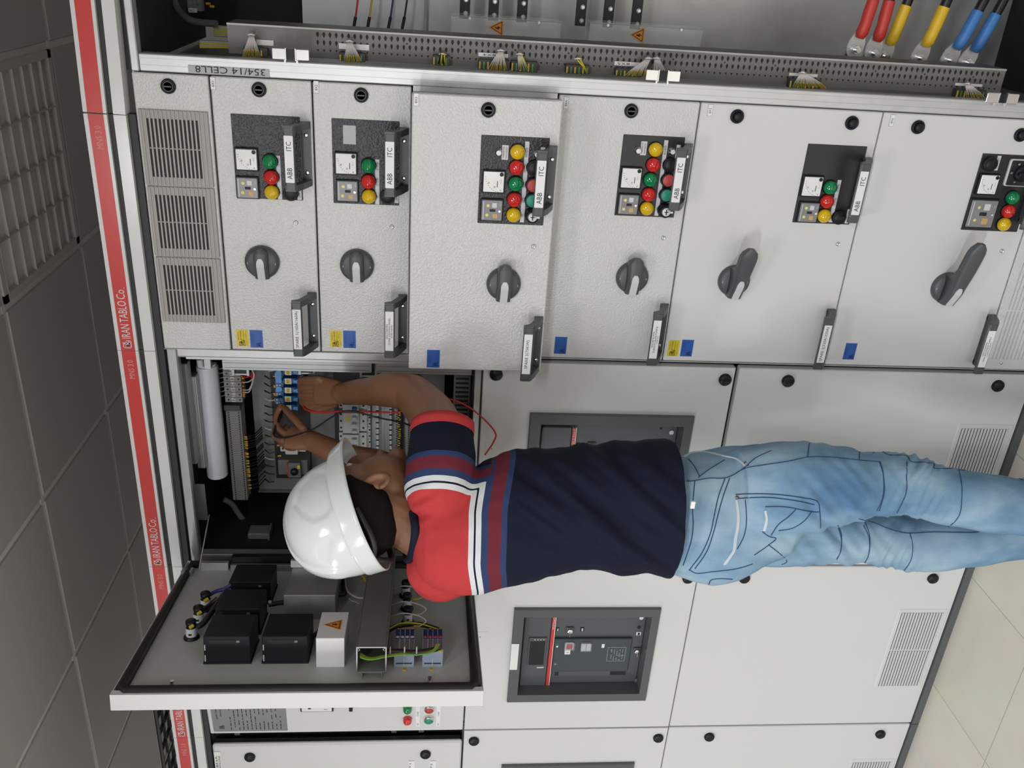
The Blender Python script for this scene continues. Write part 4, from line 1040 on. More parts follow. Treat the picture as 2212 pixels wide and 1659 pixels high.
# ------------------------------------------------------------------ the open door
H = V((-.585, -.020, 0)); E_ = V((-.475, -.575, 0)); ud = (E_ - H).normalized()
FD = Matrix(((ud.x, 0, -ud.y, H.x), (ud.y, 0, ud.x, H.y), (0, 1, 0, 0), (0, 0, 0, 1))); LW = (E_ - H).length; Z0d, Z1d = 1.381, 2.098
door = MB(FD)
door.rp(-.002, LW, Z0d, Z1d, -.003, 0, 'door_inner', r=.002)
for a in ((-.002, LW, Z0d, Z0d + .0016), (-.002, LW, Z1d - .0016, Z1d)): door.box(a[0], a[1], a[2], a[3], -.026, .006, 'paint_smooth')
door.rp(LW - .0016, LW + .0008, Z0d, Z1d, -.026, .008, 'paint_smooth', r=.0008)
door.box(LW - .014, LW, Z0d, Z1d, .0065, .008, 'paint_smooth')
door.box(-.002, 0, Z0d, Z1d, -.026, .008, 'paint_smooth'); door.rp(-.002, LW, Z0d, Z1d, -.026, -.024, 'paint_smooth', r=.002)
dr = door.obj('open_door', cab1)
g = MB(FD); gi = .015
g.tube([(gi, Z0d + gi, .006), (LW - gi - .008, Z0d + gi, .006), (LW - gi, Z0d + gi + .008, .006), (LW - gi, Z1d - gi - .008, .006), (LW - gi - .008, Z1d - gi, .006), (gi, Z1d - gi, .006)], .0105, 'rubber', 10, closed=True)
tag(g.obj('gasket', dr), 'black rubber gasket')
def projD(u, v, w): return proj(FD @ V((u, v, w)))
def dbox(pxa, pxb, yb, ye, yf):
    """extents on the open door of a box: base row yb at the door sheet, near outer edge row ye, far end row yf"""
    u1, v1 = atF(FD, pxa, yb, 0); _, v0 = atF(FD, pxb, yb, 0)
    lo, hi = 0, .3
    for _ in range(40):
        mid = (lo + hi) / 2
        if projD(u1, (v0 + v1) / 2, mid)[1] > ye: lo = mid
        else: hi = mid
    W = mid; u0, _ = atF(FD, (pxa + pxb) / 2, yf, W)
    return u0, u1, v0, v1, W
def D(name, fn, label=None):
    mb = MB(FD); fn(mb); o = mb.obj(name, dr)
    if label: o['label'] = label
    return o
u0, u1, v0, v1, W = dbox(441, 541, 1434, 1375, 1327)
def housing(m, u0, u1, v0, v1, W):
    m.rp(u0, u1, v0, v1, .0, W, 'black_plastic', r=.002, b=.0015)
    m.box(u1 - .001, u1 + .0012, v1 - .004, v1 - .002, .006, W * .32, 'label_grey'); m.box(u1 - .001, u1 + .0012, v1 - .004, v1 - .002, W * .5, W * .7, 'label_grey')
    m.box(u1 - .001, u1 + .0006, v0 + (v1 - v0) * .25, v1 - (v1 - v0) * .12, W * .74, W * .88, 'ink'); m.box(u1, u1 + .0008, v0 + (v1 - v0) * .22, v0 + (v1 - v0) * .29, W * .78, W * .85, 'terminal_grey')
    m.rp(u0 - .002, u1 + .002, v0 - .002, v1 + .002, 0, .004, 'black_plastic', r=.002)
L = u1 - u0
D('meter_housing', lambda m: housing(m, u0, u1, v0, v1, W), 'black meter housing nearest the free edge of the door')
for ye, yf, lb in ((1315, 1262, 'black meter housing, middle one of three'), (1257, 1219, 'black meter housing closest to the hinge')):
    a1, _ = atF(FD, 500, ye, W * (1 if ye > 1300 else .9)); a0, _ = atF(FD, 500, yf, W * (1 if ye > 1300 else .9))
    vv1 = v1 + .002; D('meter_housing', lambda m: housing(m, a1 - L, a1, v0 + .001, vv1, W * (1 if ye > 1300 else .9)), lb)
b0, b1, c0, c1, Wb = dbox(567, 665, 1433, 1375, 1325)
D('meter_housing', lambda m: housing(m, b0, b1, c0, c1, Wb), 'black meter housing beside the white cover')
w0_, w1_, x0_, x1_, Ww = dbox(683, 744, 1441, 1379, 1322)
def wbx(m):
    m.rp(w0_, w1_, x0_, x1_, 0, Ww, 'white_plastic', r=.0012, b=.001)
    t = Ww + .0004; cx = (w0_ + w1_) / 2; cz = (x0_ + x1_) / 2; s = .021
    tri = [(cx - s, cz - s * .85), (cx + s, cz - s * .85), (cx, cz + s * 1.0)]
    m.prism(tri, t - .0003, t, 'orange_sign')
    k = .80; m_ = .66
    cc = (cx, cz - s * .85 + s * .62)
    for f, c, dz in ((k, 'ink', .0002), (m_, 'orange_sign', .0004)): m.prism([(cc[0] + (a - cc[0]) * f, cc[1] + (b - cc[1]) * f) for a, b in tri], t + dz - .0001, t + dz, c)
    bolt(m, cx, cz - s * .30, s * .75, t + .0006)
def bolt(m, cx, cz, h, z, T=None):
    P = [(-.08, .5), (.18, .5), (.02, .10), (.30, .14), (-.12, -.5), (-.02, -.05), (-.28, -.08)]
    m.prism([(cx + a * h, cz + b * h) for a, b in P], z - .0001, z, 'ink', T)
D('terminal_cover', wbx, 'white terminal cover with an orange high-voltage triangle')
# cable duct across the door: lipped channel with a snap cover, on a bracket
d0, d1, e0, e1, Wd = dbox(770, 834, 1467, 1397, 1190)
def duct(m):
    uL = .05; t = .0016; b_ = .016
    m.box(uL, d1, e0, e1, b_, b_ + t, 'duct_inner'); m.box(uL, d1, e0, e0 + t, b_, Wd, 'duct_grey'); m.box(uL, d1, e1 - t, e1, b_, Wd, 'duct_grey')
    m.rp(uL, d1 + .0005, e0 - .001, e1 + .001, Wd - .0025, Wd, 'duct_grey', r=.001)
    for v in (e0, e1 - t):
        m.box(d1, d1 + .0012, v - .0004, v + t + .0004, b_, Wd, 'aluminium')
    m.box(d1, d1 + .0012, e0, e1, Wd - .0022, Wd, 'aluminium'); m.box(d1, d1 + .0012, e0, e1, b_, b_ + .0016, 'aluminium')
    for v, s in ((e0, 1), (e1, -1)): m.tube([(d1 + .0008, v + s * .003, Wd - .003), (d1 + .0008, v + s * .007, Wd - .006), (d1 + .0008, v + s * .004, Wd - .009)], .0009, 'aluminium', 6)
    m.box(d1 - .02, d1 + .001, e0 + .008, e0 + .0094, 0, b_, 'aluminium'); m.box(d1 - .02, d1 + .001, e1 - .0114, e1 - .010, 0, b_, 'aluminium'); m.box(d1 - .02, d1 + .001, e0 + .008, e1 - .010, b_ - .0016, b_, 'aluminium')
D('cable_duct', duct, 'grey cable duct with open end')
# two groups of lamp sockets / test switches
def sock(m, pxa, pxb, tip, y=1440):
    u0s, u1s, v0s, v1s, Ws = dbox(pxa, pxb, y, 1402, 1358)
    n = 4; w_ = (v1s - v0s) / n
    m.box(u0s, u1s, v0s, v1s, .0, Ws * .96, 'light_blue')
    um = (u0s + u1s) / 2
    for k in range(n):
        va = v0s + k * w_; vb = va + w_
        m.rp(u0s + .001, um - .001, va + .001, vb - .001, Ws * .96, Ws, 'navy_plastic', r=.0008, b=.0004); m.rp(um + .001, u1s - .001, va + .001, vb - .001, Ws * .96, Ws * .98, 'duct_grey', r=.0008, b=.0004)
        m.cyl((um - .006, (va + vb) / 2, Ws), .0036, .0012, tip, 12)
        for uu in (u0s - .002, u1s + .001): m.cyl((uu, (va + vb) / 2, Ws * .86), .0032, .004, 'ferrule_yellow', 8)
    m.box(u1s, u1s + .0008, v0s + .004, v1s - .004, Ws * .15, Ws * .22, 'acb_blue'); m.box(u1s, u1s + .0008, (v0s + v1s) / 2 - .001, (v0s + v1s) / 2 + .001, Ws * .05, Ws * .5, 'label_grey')
D('test_terminals', lambda m: sock(m, 851, 894, 'label_grey'), 'blue test terminal block with white caps')
D('test_terminals', lambda m: sock(m, 912, 956, 'button_red'), 'blue test terminal block with red caps')
for px in (873, 932):
    a = atF(FD, px, 1446, 0); D('marker_tag', lambda m: (m.rp(a[0] - .005, a[0] + .005, a[1] - .004, a[1] + .004, 0, .0012, 'ferrule_yellow', r=.0005, b=.0002), m.text('F', a[0], a[1], .003, .004, .0015, 'ink')))
# lamp bodies standing off the door sheet
def lampbody(m, px, py, hgt=.042, r=.0115, T=None):
    u, v = atF(FD, px, py, 0); T = Matrix.Translation((u, v, 0))
    m.lathe([(r * 1.45, 0), (r * 1.45, .004), (r * 1.2, .007)], 'black_plastic', 20, T); m.lathe([(r, .006), (r, hgt * .62)], 'white_plastic', 20, T)
    m.lathe([(r * .98, hgt * .62), (r * .7, hgt * .7), (r * .95, hgt * .8), (r * .95, hgt), (.0001, hgt)], 'black_plastic', 20, T)
    m.box(u + r * .8, u + r + .001, v - .003, v + .003, .012, .016, 'ink')
for (px, py, lb) in ((414, 1378, 'white lamp body nearest the door edge'), (430, 1347, None), (445, 1316, None)):
    D('lamp_body', lambda m: lampbody(m, px, py), lb)
for (px, py) in ((881, 1346), (879, 1316), (876, 1288)):
    D('contact_body', lambda m: lampbody(m, px, py, .040, .0105))
def pD(px, py, w): u, v = atF(FD, px, py, w); return (u, v, w)
D('lamp_loom', lambda m: (m.tube(crv([pD(425, 1355, .03), pD(440, 1345, .035), pD(460, 1318, .04), pD(490, 1275, .05)]), .0065, 'wire_black', 8),
    m.tube(crv([pD(438, 1318, .035), pD(455, 1305, .035), pD(470, 1292, .045)]), .005, 'wire_black', 8), m.tube(crv([pD(445, 1290, .03), pD(465, 1278, .035), pD(485, 1272, .04), pD(500, 1262, .05)]), .0045, 'wire_blue', 8),
    [m.tube([pD(px, py, .034), pD(px + 7, py - 5, .036)], .0042, 'ferrule_yellow', 8) for px, py in ((410, 1356), (427, 1327), (442, 1299))]))
D('cable_loom', lambda m: (m.tube(crv([pD(580, 1306, .02), pD(620, 1300, .02), pD(700, 1288, .02), pD(745, 1283, .02)]), .0060, 'wire_black', 8), [(lambda a: m.cyl((a[0], a[1], a[2]), .0038, .004, 'white_plastic', 10))(pD(px, py, .026)) for px, py in ((583, 1302), (640, 1297), (702, 1289))]))
D('short_lead', lambda m: m.tube(crv([pD(665, 1378, .02), pD(680, 1372, .02), pD(690, 1362, .02)]), .005, 'wire_black', 8))
D('looped_wires', lambda m: (m.tube(crv([pD(745, 1240, .03), pD(750, 1275, .03), pD(770, 1290, .03), pD(785, 1292, .03)]), .0024, 'wire_white', 8), m.tube(crv([pD(778, 1210, .03), pD(780, 1235, .03), pD(790, 1255, .03)]), .0035, 'wire_yellow', 8),
    m.tube(crv([pD(738, 1225, .02), pD(742, 1250, .02), pD(744, 1283, .02)]), .006, 'wire_black', 8), m.tube(crv([pD(754, 1293, .03), pD(760, 1298, .03), pD(768, 1300, .03), pD(776, 1304, .03), pD(780, 1298, .03)]), .0014, 'wire_white', 6)))
def cl_(m):
    for py in (1266, 1300, 1325):
        m.tube(crv([pD(842, py + 8, .03), pD(868, py, .045), pD(900, py + 4, .045), pD(920, py + 16, .035), pD(905, py + 28, .025), pD(890, py + 28, .02)]), .0017, 'wire_white', 6)
        m.tube([pD(905, py + 28, .025), pD(894, py + 28, .022)], .0026, 'ferrule_yellow', 6)
D('contact_wires', cl_)
def ea(m):
    m.tube(crv([pD(838, 1362, .02), pD(860, 1352, .025), pD(900, 1348, .025), pD(935, 1356, .025), pD(950, 1362, .03)]), .0055, 'wire_black', 8)
    m.tube(crv([pD(838, 1360, .028), pD(865, 1347, .032), pD(905, 1347, .032), pD(948, 1360, .035)]), .0016, 'wire_yellow', 6)
D('upper_loom', ea)
def eb(m):
    m.tube(crv([pD(836, 1408, .040), pD(860, 1407, .037), pD(900, 1409, .037), pD(935, 1404, .042), pD(950, 1398, .047)]), .0055, 'wire_black', 8)
    for k in range(5):
        m.tube(crv([pD(778, 1410 + k * 2.5, .045), pD(800, 1421 + k, .042), pD(835, 1415 + k, .045), pD(870, 1412 + k * .6, .046), pD(905, 1414, .048), pD(935, 1408 - k, .050), pD(950 - k * 2, 1392, .052)]), .0016, 'wire_yellow' if k % 2 else 'wire_green', 6)
    for px in (843, 874, 900): a = pD(px, 1408, .038); m.tube([(a[0] - .004, a[1], .030), (a[0] - .007, a[1], .046), (a[0] + .007, a[1], .052), (a[0] + .008, a[1], .034)], .0014, 'white_plastic', 6)
D('earth_wires', eb, 'yellow-green wires tied to a black loom')
# galvanised shelf box near the hinge
s0, s1 = atF(FD, 612, 1286, .06), atF(FD, 742, 1205, .06)
D('metal_box', lambda m: (m.rp(s1[0], s0[0], s1[1], s0[1], 0, .06, 'galvanised_dark', r=.002, b=.0015), m.cyl((s1[0] + .02, s0[1] - .008, .06), .004, .001, 'steel', 10)), 'galvanised metal box')
a = atF(FD, 650, 1212, .07)
D('terminal_row', lambda m: (m.rp(a[0] - .014, a[0] + .016, a[1] - .035, a[1] + .022, .061, .078, 'white_plastic', r=.002), [m.cyl((a[0] - .012, a[1] + .015 - k * .013, .078), .004, .006, 'ferrule_yellow', 8) for k in range(4)], m.tube(crv([(a[0] - .010, a[1] + .02, .082), (a[0] + .012, a[1] + .018, .084), (a[0] + .016, a[1], .083), (a[0] + .016, a[1] - .03, .083)]), .0028, 'wire_black', 8)), 'white terminals with yellow ferrules')
D('hinge_strip', lambda m: (m.rp(.02, .034, 1.99, 2.06, 0, .02, 'galvanised', r=.002), m.rp(.026, .038, 1.76, 1.985, 0, .016, 'galvanised_dark', r=.002), m.rp(.0, .022, 1.70, 1.985, .01, .03, 'black_satin', r=.002)))
for px, py in ((372, 1482), (928, 1474)):
    a = atF(FD, px, py, 0); D('stud', lambda m: (m.cyl((a[0], a[1], 0), .0055, .004, 'galvanised', 10), m.cyl((a[0], a[1], .004), .0042, .008, 'steel', 10)))
sub('door_stay', dr, lambda m: (m.tube([tuple(at(452, 1112, .04)), tuple(FD @ V(pD(430, 1232, .02)))], .0022, 'steel', 8),))
a = atF(FD, 404, 1240, 0); D('stay_bracket', lambda m: (m.rp(a[0] - .012, a[0] + .012, a[1] - .014, a[1] + .012, 0, .012, 'galvanised_dark', r=.001), m.cyl((a[0], a[1], .012), .005, .004, 'steel', 10)))

# ------------------------------------------------------------------ closed upper doors of cabinets 2 and 3
ang = math.radians(-5.0)
F2 = frame((-1.197, -.004, 0), (math.cos(ang), math.sin(ang), 0), (math.sin(ang), -math.cos(ang), 0))
def pf(F, px, py, w=0): return atF(F, px, py, w)
d2 = MB(F2); d2.rp(.002, .588, 1.380, 2.0965, -.022, 0, 'paint_smooth', r=.003, b=.002); d2 = d2.obj('instrument_door', cab2)
def D2(name, fn, label=None):
    mb = MB(F2); fn(mb); o = mb.obj(name, d2)
    if label: o['label'] = label
    return o
a = pf(F2, 469, 1580); e = pf(F2, 600, 1522)
def npl(m):
    x0 = a[0]; x1 = x0 + .21; z1 = 2.086; z0 = pf(F2, 622, 1582)[1]
    m.rp(x0, x1, z0, z1, 0, .0012, 'plate_silver', r=.001, b=.0003); t = .0016
    random.seed(5)
    logo(m, x0 + .02, z1 - .024, .014, t, 'ink')
    for k in range(13):
        z = z1 - .05 - k * .0115; 
        x = x0 + .008
        while x < x1 - .02:
            wv = random.uniform(.004, .014); 
            if random.random() > .25: m.box(x, min(x + wv, x1 - .01), z - .0012, z + .0012, t - .0003, t, 'ink')
            x += wv + random.uniform(.002, .006)
    m.text('IRAN TABLO Co.', x0 + .09, z1 - .014, .07, .005, t, 'ink'); m.text('SWITCHGEAR', x0 + .09, z1 - .026, .05, .004, t, 'ink')
    for (x, z) in ((x0 + .004, z1 - .004), (x0 + .004, z0 + .004)): m.cyl((x, z, .0012), .0018, .001, 'steel', 8)
D2('nameplate', npl, 'etched silver nameplate')
a = pf(F2, 650, 1532); e = pf(F2, 721, 1532)
D2('panel_meter', lambda m: (m.rp(a[0], a[0] + .096, e[1], a[1], 0, .010, 'black_plastic', r=.002), m.rp(a[0] + .004, a[0] + .092, e[1] + .004, a[1] - .004, .010, .012, 'meter_white', r=.002, b=.0005), m.box(a[0] + .014, a[0] + .02, a[1] - .03, a[1] - .022, .012, .0122, 'ink'), m.box(a[0] + .012, a[0] + .0135, e[1] + .016, e[1] + .026, .012, .0122, 'ink')), 'square white panel meter')
a = pf(F2, 759, 1523, .01)
D2('cam_switch', lambda m: (m.rp(a[0] - .004, a[0] + .044, a[1] - .022, a[1] + .022, 0, .008, 'label_grey', r=.004), m.lathe([(.016, .008), (.014, .024), (.0001, .026)], 'black_plastic', 20, Matrix.Translation((a[0] + .020, a[1], 0))), m.rp(a[0] - .004, a[0] + .02, a[1] - .005, a[1] + .005, .018, .030, 'black_plastic', r=.002)), 'black cam switch')
for (px, py, c, nm) in ((880, 1516, 'lamp_yellow', 'indicator_lamp'), (880, 1536, 'lamp_green', 'indicator_lamp'), (880, 1560, 'lamp_red', 'indicator_lamp'), (927, 1535, 'button_red', 'push_button'), (926, 1558, 'button_green', 'push_button')):
    a = pf(F2, px, py, .012)
    def lm(m):
        T = Matrix.Translation((a[0], a[1], 0))
        if nm == 'indicator_lamp': m.lathe([(.013, 0), (.013, .004), (.012, .012), (.010, .016), (.0001, .017)], c, 20, T)
        else: m.lathe([(.0135, 0), (.0135, .012), (.0115, .013)], 'steel', 20, T); m.lathe([(.0115, .010), (.0112, .014), (.0001, .0145)], c, 20, T)
    D2(nm, lm, c.split('_')[1] + (' indicator lamp' if nm[0] == 'i' else ' push button'))
for px in (902, 946):
    a = pf(F2, px, 1569); e = pf(F2, px, 1512); D2('lamp_legend', lambda m: (m.box(a[0], a[0] + .12, a[1] - .0055, a[1] + .0055, 0, .0006, 'label_white'), m.text('I/O', a[0] + .01, a[1], .008, .005, .0008, 'ink'), m.text('CLOSED', a[0] + .055, a[1], .02, .004, .0008, 'ink')))
a = pf(F2, 928, 1514, .02); D2('selector_switch', lambda m: (m.lathe([(.0135, 0), (.0135, .006), (.012, .016), (.0001, .018)], 'black_plastic', 20, Matrix.Translation((a[0] + .008, a[1], 0))), m.rp(a[0] - .010, a[0] + .022, a[1] - .004, a[1] + .004, .014, .024, 'black_plastic', r=.002)))
# cabinet 3 upper door, standing slightly proud, and the dark gap with hinge blocks
sub('door_gap', cab3, lambda m: (m.box(-1.243, -1.204, 1.380, 2.095, -.05, -.035, 'dark_void'), [m.rp(-1.232, -1.212, z - .008, z + .008, -.035, -.022, 'galvanised_dark', r=.002) for z in (1.50, 1.58, 2.03)]), F0)
d3 = sub('instrument_door', cab3, lambda m: (m.rp(-1.796, -1.2285, 1.381, 2.093, .006, .016, 'paint_smooth', r=.008, b=.005), m.box(-1.79, -1.232, 1.385, 2.089, -.012, .006, 'frame_dark')), F0)
for (px, py) in ((540, 1634), (919, 1628)):
    a = at(px, py, -.016); sub('lock', d3, lambda m: round_lock(m, a.x, a.z, .016), F0)
def tagz(m, px, py, L, lines):
    a = at(px, py, -.016); m.box(a.x - L, a.x, a.z - .009, a.z + .009, .016, .0166, 'label_white')
    m.box(a.x - .001, a.x, a.z - .009, a.z + .009, .0166, .0168, 'ink')
    for i, s_ in enumerate(lines): m.text(s_, a.x - L / 2 - .004, a.z + .004 - i * .008, L * .7, .0055, .017, 'ink')
sub('name_tag', d3, lambda m: tagz(m, 469, 1623, .09, ['ABHA', 'VENTILONA']), F0)
sub('name_tag', d3, lambda m: tagz(m, 889, 1643, .05, ['CT1']), F0); sub('name_tag', d3, lambda m: tagz(m, 935, 1643, .05, ['CT2']), F0)
# missing closing sheets inside cabinet 2 behind the ajar door
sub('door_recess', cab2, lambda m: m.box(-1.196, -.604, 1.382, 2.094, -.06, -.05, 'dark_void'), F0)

# ------------------------------------------------------------------ cable compartment contents
def lug_cable(px, py, c, ang, lab, Yl=.20, drop=0):
    """crimped lug bolted to a bar, heat-shrink sleeve, black cable running on to the right"""
    o = at(px, py, Yl)
    t = thing('power_cable', tuple(o), lab, 'cable', 'power cables with coloured sleeves')
    F = F0 @ Matrix.Translation((o.x, o.z, -Yl)) @ Matrix.Rotation(math.radians(-ang), 4, 'Z')
    def lg(m):
        R = [(.0195 * math.cos(a * PI / 10 + PI / 2), .0195 * math.sin(a * PI / 10 + PI / 2)) for a in range(11)]
        m.prism(R + [(.018, -.0185), (.036, -.0115), (.036, .0115), (.018, .0185)], 0, .0045, 'galvanised')
        m.cyl((0, 0, .0045), .0130, .002, 'galvanised', 24); m.cyl((0, 0, .0065), .0095, .0075, 'steel', 6); m.cyl((0, 0, .014), .0052, .012, 'steel', 12)
    tag(sub('lug', t, lg, F), 'tinned lug with bolt')
    tag(sub('sleeve', t, lambda m: m.tube([(.028, 0, .006), (.038, 0, .010), (.060, .0, .012), (.075, .0005, .012), (.112, .001, .012)], [.0105, .0140, .0128, .0135, .0130], 'sleeve_' + c, 16), F), c + ' heat-shrink sleeve')
    sub('cable_jacket', t, lambda m: m.tube(crv([(.108, .001, .012), (.14, .002, .012), (.19, .004 + drop, .010), (.245, .01 + drop * 2, .0)]), .0112, 'wire_black', 14), F)
    sub('bar_end', t, lambda m: m.box(-.026, .016, -.0165, .0165, -.006, -.0005, 'copper'), F)
    return t
lug_cable(1845, 107, 'red', 8, 'red-sleeved power cable, upper one of the two red ones')
lug_cable(1884, 114, 'red', 4, 'red-sleeved power cable beside the yellow pair', .215)
lug_cable(1908, 120, 'yellow', 11, 'yellow-sleeved power cable touching the red pair', .245)
lug_cable(1984, 124, 'yellow', 13, 'yellow-sleeved power cable standing alone between the others')
lug_cable(2048, 129, 'blue', 18, 'blue-sleeved power cable, upper one of the two blue ones')
lug_cable(2086, 134, 'blue', 18, 'lowest blue-sleeved power cable', .225)
for (px, c, lb) in ((770, 'wire_red', 'thin red wire with black sleeve against the back sheet'), (800, 'wire_yellow', 'thin yellow wire with black sleeve against the back sheet'), (845, 'wire_blue', 'thin blue wire with black sleeve against the back sheet'), (875, 'wire_black', 'thin black wire against the back sheet')):
    o = at(px - 7, 66, .36); t = thing('sensing_wire', tuple(o), lb, 'wire', 'thin wires in the cable compartment')
    sub('sleeve', t, lambda m: m.tube([(o.x, o.z, -.36), (o.x + .030, o.z - .006, -.36)], .0036, 'wire_black', 10), F0)
    sub('conductor', t, lambda m: m.tube([(o.x + .029, o.z - .006, -.36), (o.x + .07, o.z - .012, -.36), (o.x + .30, o.z - .02, -.38)], .0022, c, 8), F0)
# clear busbar covers with warning triangles and the dark busbar straps behind
for (pxa, pxb, py0, lb, tri_) in ((975, 1207, 33, 'clear cover with orange high-voltage triangle, upper of two', (1072, 60)), (1272, 1512, 48, 'clear cover with orange high-voltage triangle, lower of two', (1377, 76))):
    A_ = at(pxa, 95, .30); B_ = at(pxb, 95, .30); x0 = .656; x1 = at(pxa, py0, .30).x
    t = thing('busbar_cover', (x0, .30, B_.z), lb, 'cover', 'clear busbar covers in the cable compartment')
    tag(sub('clear_box', t, lambda m: (m.box(x0, x1, B_.z, A_.z, -.302, -.300, 'acrylic'), m.box(x1, x1 + .002, B_.z, A_.z, -.36, -.300, 'acrylic'), m.box(x0, x1, A_.z, A_.z + .002, -.36, -.300, 'acrylic'), m.box(x0, x1, B_.z - .002, B_.z, -.36, -.300, 'acrylic'), m.tube([(x1 - .0005, B_.z, -.2995), (x1 - .0005, A_.z, -.2995)], .0009, 'steel', 6)), F0), 'clear plastic box')
    c = at(*tri_, .295); s = .0185
    def sg(m):
        z = -.2985; tri = [(c.x - s * .95, c.z - s * .85), (c.x + s * .95, c.z - s * .85), (c.x, c.z + s * .95)]
        m.prism(tri, z, z + .0006, 'orange_sign')
        cc = (c.x, c.z - s * .85 + s * .60)
        for f, mm, dz in ((.80, 'ink', .0009), (.66, 'orange_sign', .0012)): m.prism([(cc[0] + (a - cc[0]) * f, cc[1] + (b - cc[1]) * f) for a, b in tri], z + dz - .0001, z + dz, mm)
        bolt(m, c.x, c.z - s * .28, s * .8, z + .0015)
    tag(sub('warning_sign', t, sg, F0), 'orange high-voltage triangle')
    sub('fixing_screws', t, lambda m: [m.cyl((x1 - .004, z, -.30), .003, .006, 'steel', 10) for z in (A_.z - .04, B_.z + .05)], F0)
    for k in range(3):
        zz = at(((1004, 1066, 1128) if pxa < 1100 else (1255, 1315, 1376))[k], 20, .4).z; xe = at(1066, 44, .4).x
        bs = thing('busbar_strap', (.68, .4, zz), ['upper', 'middle', 'lower'][k] + ' dark busbar strap behind the ' + ('upper' if pxa < 1100 else 'lower') + ' clear cover', 'busbar', 'busbar straps in the cable compartment')
        sub('strap', bs, lambda m: m.rp(xe, .98, zz - .012, zz + .012, -.402, -.392, 'frame_dark', r=.001), F0)
        sub('bolt', bs, lambda m: [(m.cyl((x, zz - .002, -.392), .006, .005, 'galvanised_dark', 6), m.cyl((x, zz - .002, -.387), .0032, .006, 'steel', 10)) for x in (xe + .012, xe + .042)], F0)
# control plugs on the perforated plate with fans of white wires
def plug(lab, o, fan, tagb=None, txt='', bodyb=None, cols=('wire_white',), ferr=True, bunch=None):
    """o = picture point where the wires come through, fan = (x0, x1, y) of their lower ends"""
    Yp = .055; q = lambda x, y, Y=Yp: (lambda p: (p.x, p.z, -Y))(at(x, y, Y))
    c = at(o[0], o[1], .07)
    t = thing('control_plug', (c.x, .07, c.z), lab, 'plug', 'control plugs along the perforated plate')
    if bodyb:
        A_ = at(bodyb[0], bodyb[2], .07); B_ = at(bodyb[1], bodyb[3], .07)
        sub('plug_body', t, lambda m: (m.rp(B_.x, A_.x, B_.z, A_.z, -.078, -.062, 'terminal_dark', r=.002), [m.rp(B_.x + .001, A_.x - .004, A_.z - .004 - k * .0085, A_.z - .001 - k * .0085, -.062, -.060, 'wire_green' if k % 2 else 'ferrule_yellow', r=.0005, b=.0002) for k in range(max(1, int((A_.z - B_.z) / .0085)))]), F0)
    if tagb:
        A_ = at(tagb[0], tagb[2], .07); B_ = at(tagb[1], tagb[3], .07)
        def tg(m):
            m.box(B_.x, A_.x, B_.z, A_.z, -.0785, -.0770, 'label_white')
            if txt: m.text(txt, (A_.x + B_.x) / 2, (A_.z + B_.z) / 2 + .008, .026, (A_.x - B_.x) * .6, -.0766, 'ink', rot=90)
        sub('white_tag', t, tg, F0)
    def fn(m):
        x0, x1, y1 = fan; n = max(1, int((x1 - x0) / 4.6))
        for i in range(n + 1):
            f = i / max(1, n); xe = x0 + (x1 - x0) * f + random.uniform(-1, 1)
            P = [q(o[0] + (f - .5) * 4, o[1], .078), q(o[0] + (f - .5) * 6 + (xe - o[0]) * .12, o[1] + (y1 - o[1]) * .22, .048), q(o[0] + (xe - o[0]) * .7, o[1] + (y1 - o[1]) * .66, .052), q(xe, y1, .066)]
            m.tube(crv(P), .0014, cols[i % len(cols)], 6)
            if ferr and i % 2: m.tube([q(o[0] + (xe - o[0]) * .74, o[1] + (y1 - o[1]) * .70, .052), q(xe, y1, .066)], .0019, 'ferrule_yellow', 6)
    sub('wires', t, fn, F0)
    a = q(o[0] - 7, o[1] + 5, .060); e = q(o[0] + 7, o[1] + 6, .060); mid = q(o[0], o[1] + 4, .044)
    sub('wire_tie', t, lambda m: m.tube([a, mid, e], .0016, 'white_plastic', 6), F0)
plug('control plug with a fan of white wires behind the taped label', (543, 70), (523, 563, 124), (552, 590, 86, 100), bodyb=(526, 580, 101, 122))
plug('control plug with a fan of white wires between the two upper drawers', (755, 84), (742, 781, 136), (731, 797, 94, 110), bodyb=(733, 790, 112, 134))
plug('small dark plug with a thin yellow-green wire pair', (956, 112), (946, 963, 141), bodyb=(935, 972, 118, 142), cols=('wire_black', 'wire_yellow'), ferr=False)
plug('control plug with white tag marked 8X4 and many white wires', (1082, 104), (1054, 1095, 154), (1034, 1098, 114, 126), '8X4', bodyb=(1034, 1100, 127, 152))
plug('control plug with tied white wires next to the tagged one', (1123, 112), (1118, 1142, 154), bodyb=(1104, 1160, 130, 156), cols=('wire_white', 'wire_white', 'wire_yellow'), ferr=False)
plug('small plug with one curved yellow-green wire', (1249, 122), (1268, 1270, 160), bodyb=(1222, 1272, 138, 160), cols=('wire_yellow',), ferr=False)
plug('control plug with white tag marked 8X5, wires swept sideways', (1401, 121), (1348, 1390, 166), (1329, 1384, 133, 145), '8X5', bodyb=(1329, 1384, 146, 166))
plug('tied white wires right beside the middle door catch', (1419, 121), (1412, 1440, 160), ferr=False)
plug('control plug with drooping grey wires far below', (1734, 152), (1712, 1784, 190), (1708, 1768, 158, 168), bodyb=(1704, 1768, 169, 192))
plug('lowest control plug with grey wires', (2090, 176), (2088, 2128, 214), (2068, 2125, 180, 189), bodyb=(2064, 2122, 190, 214))
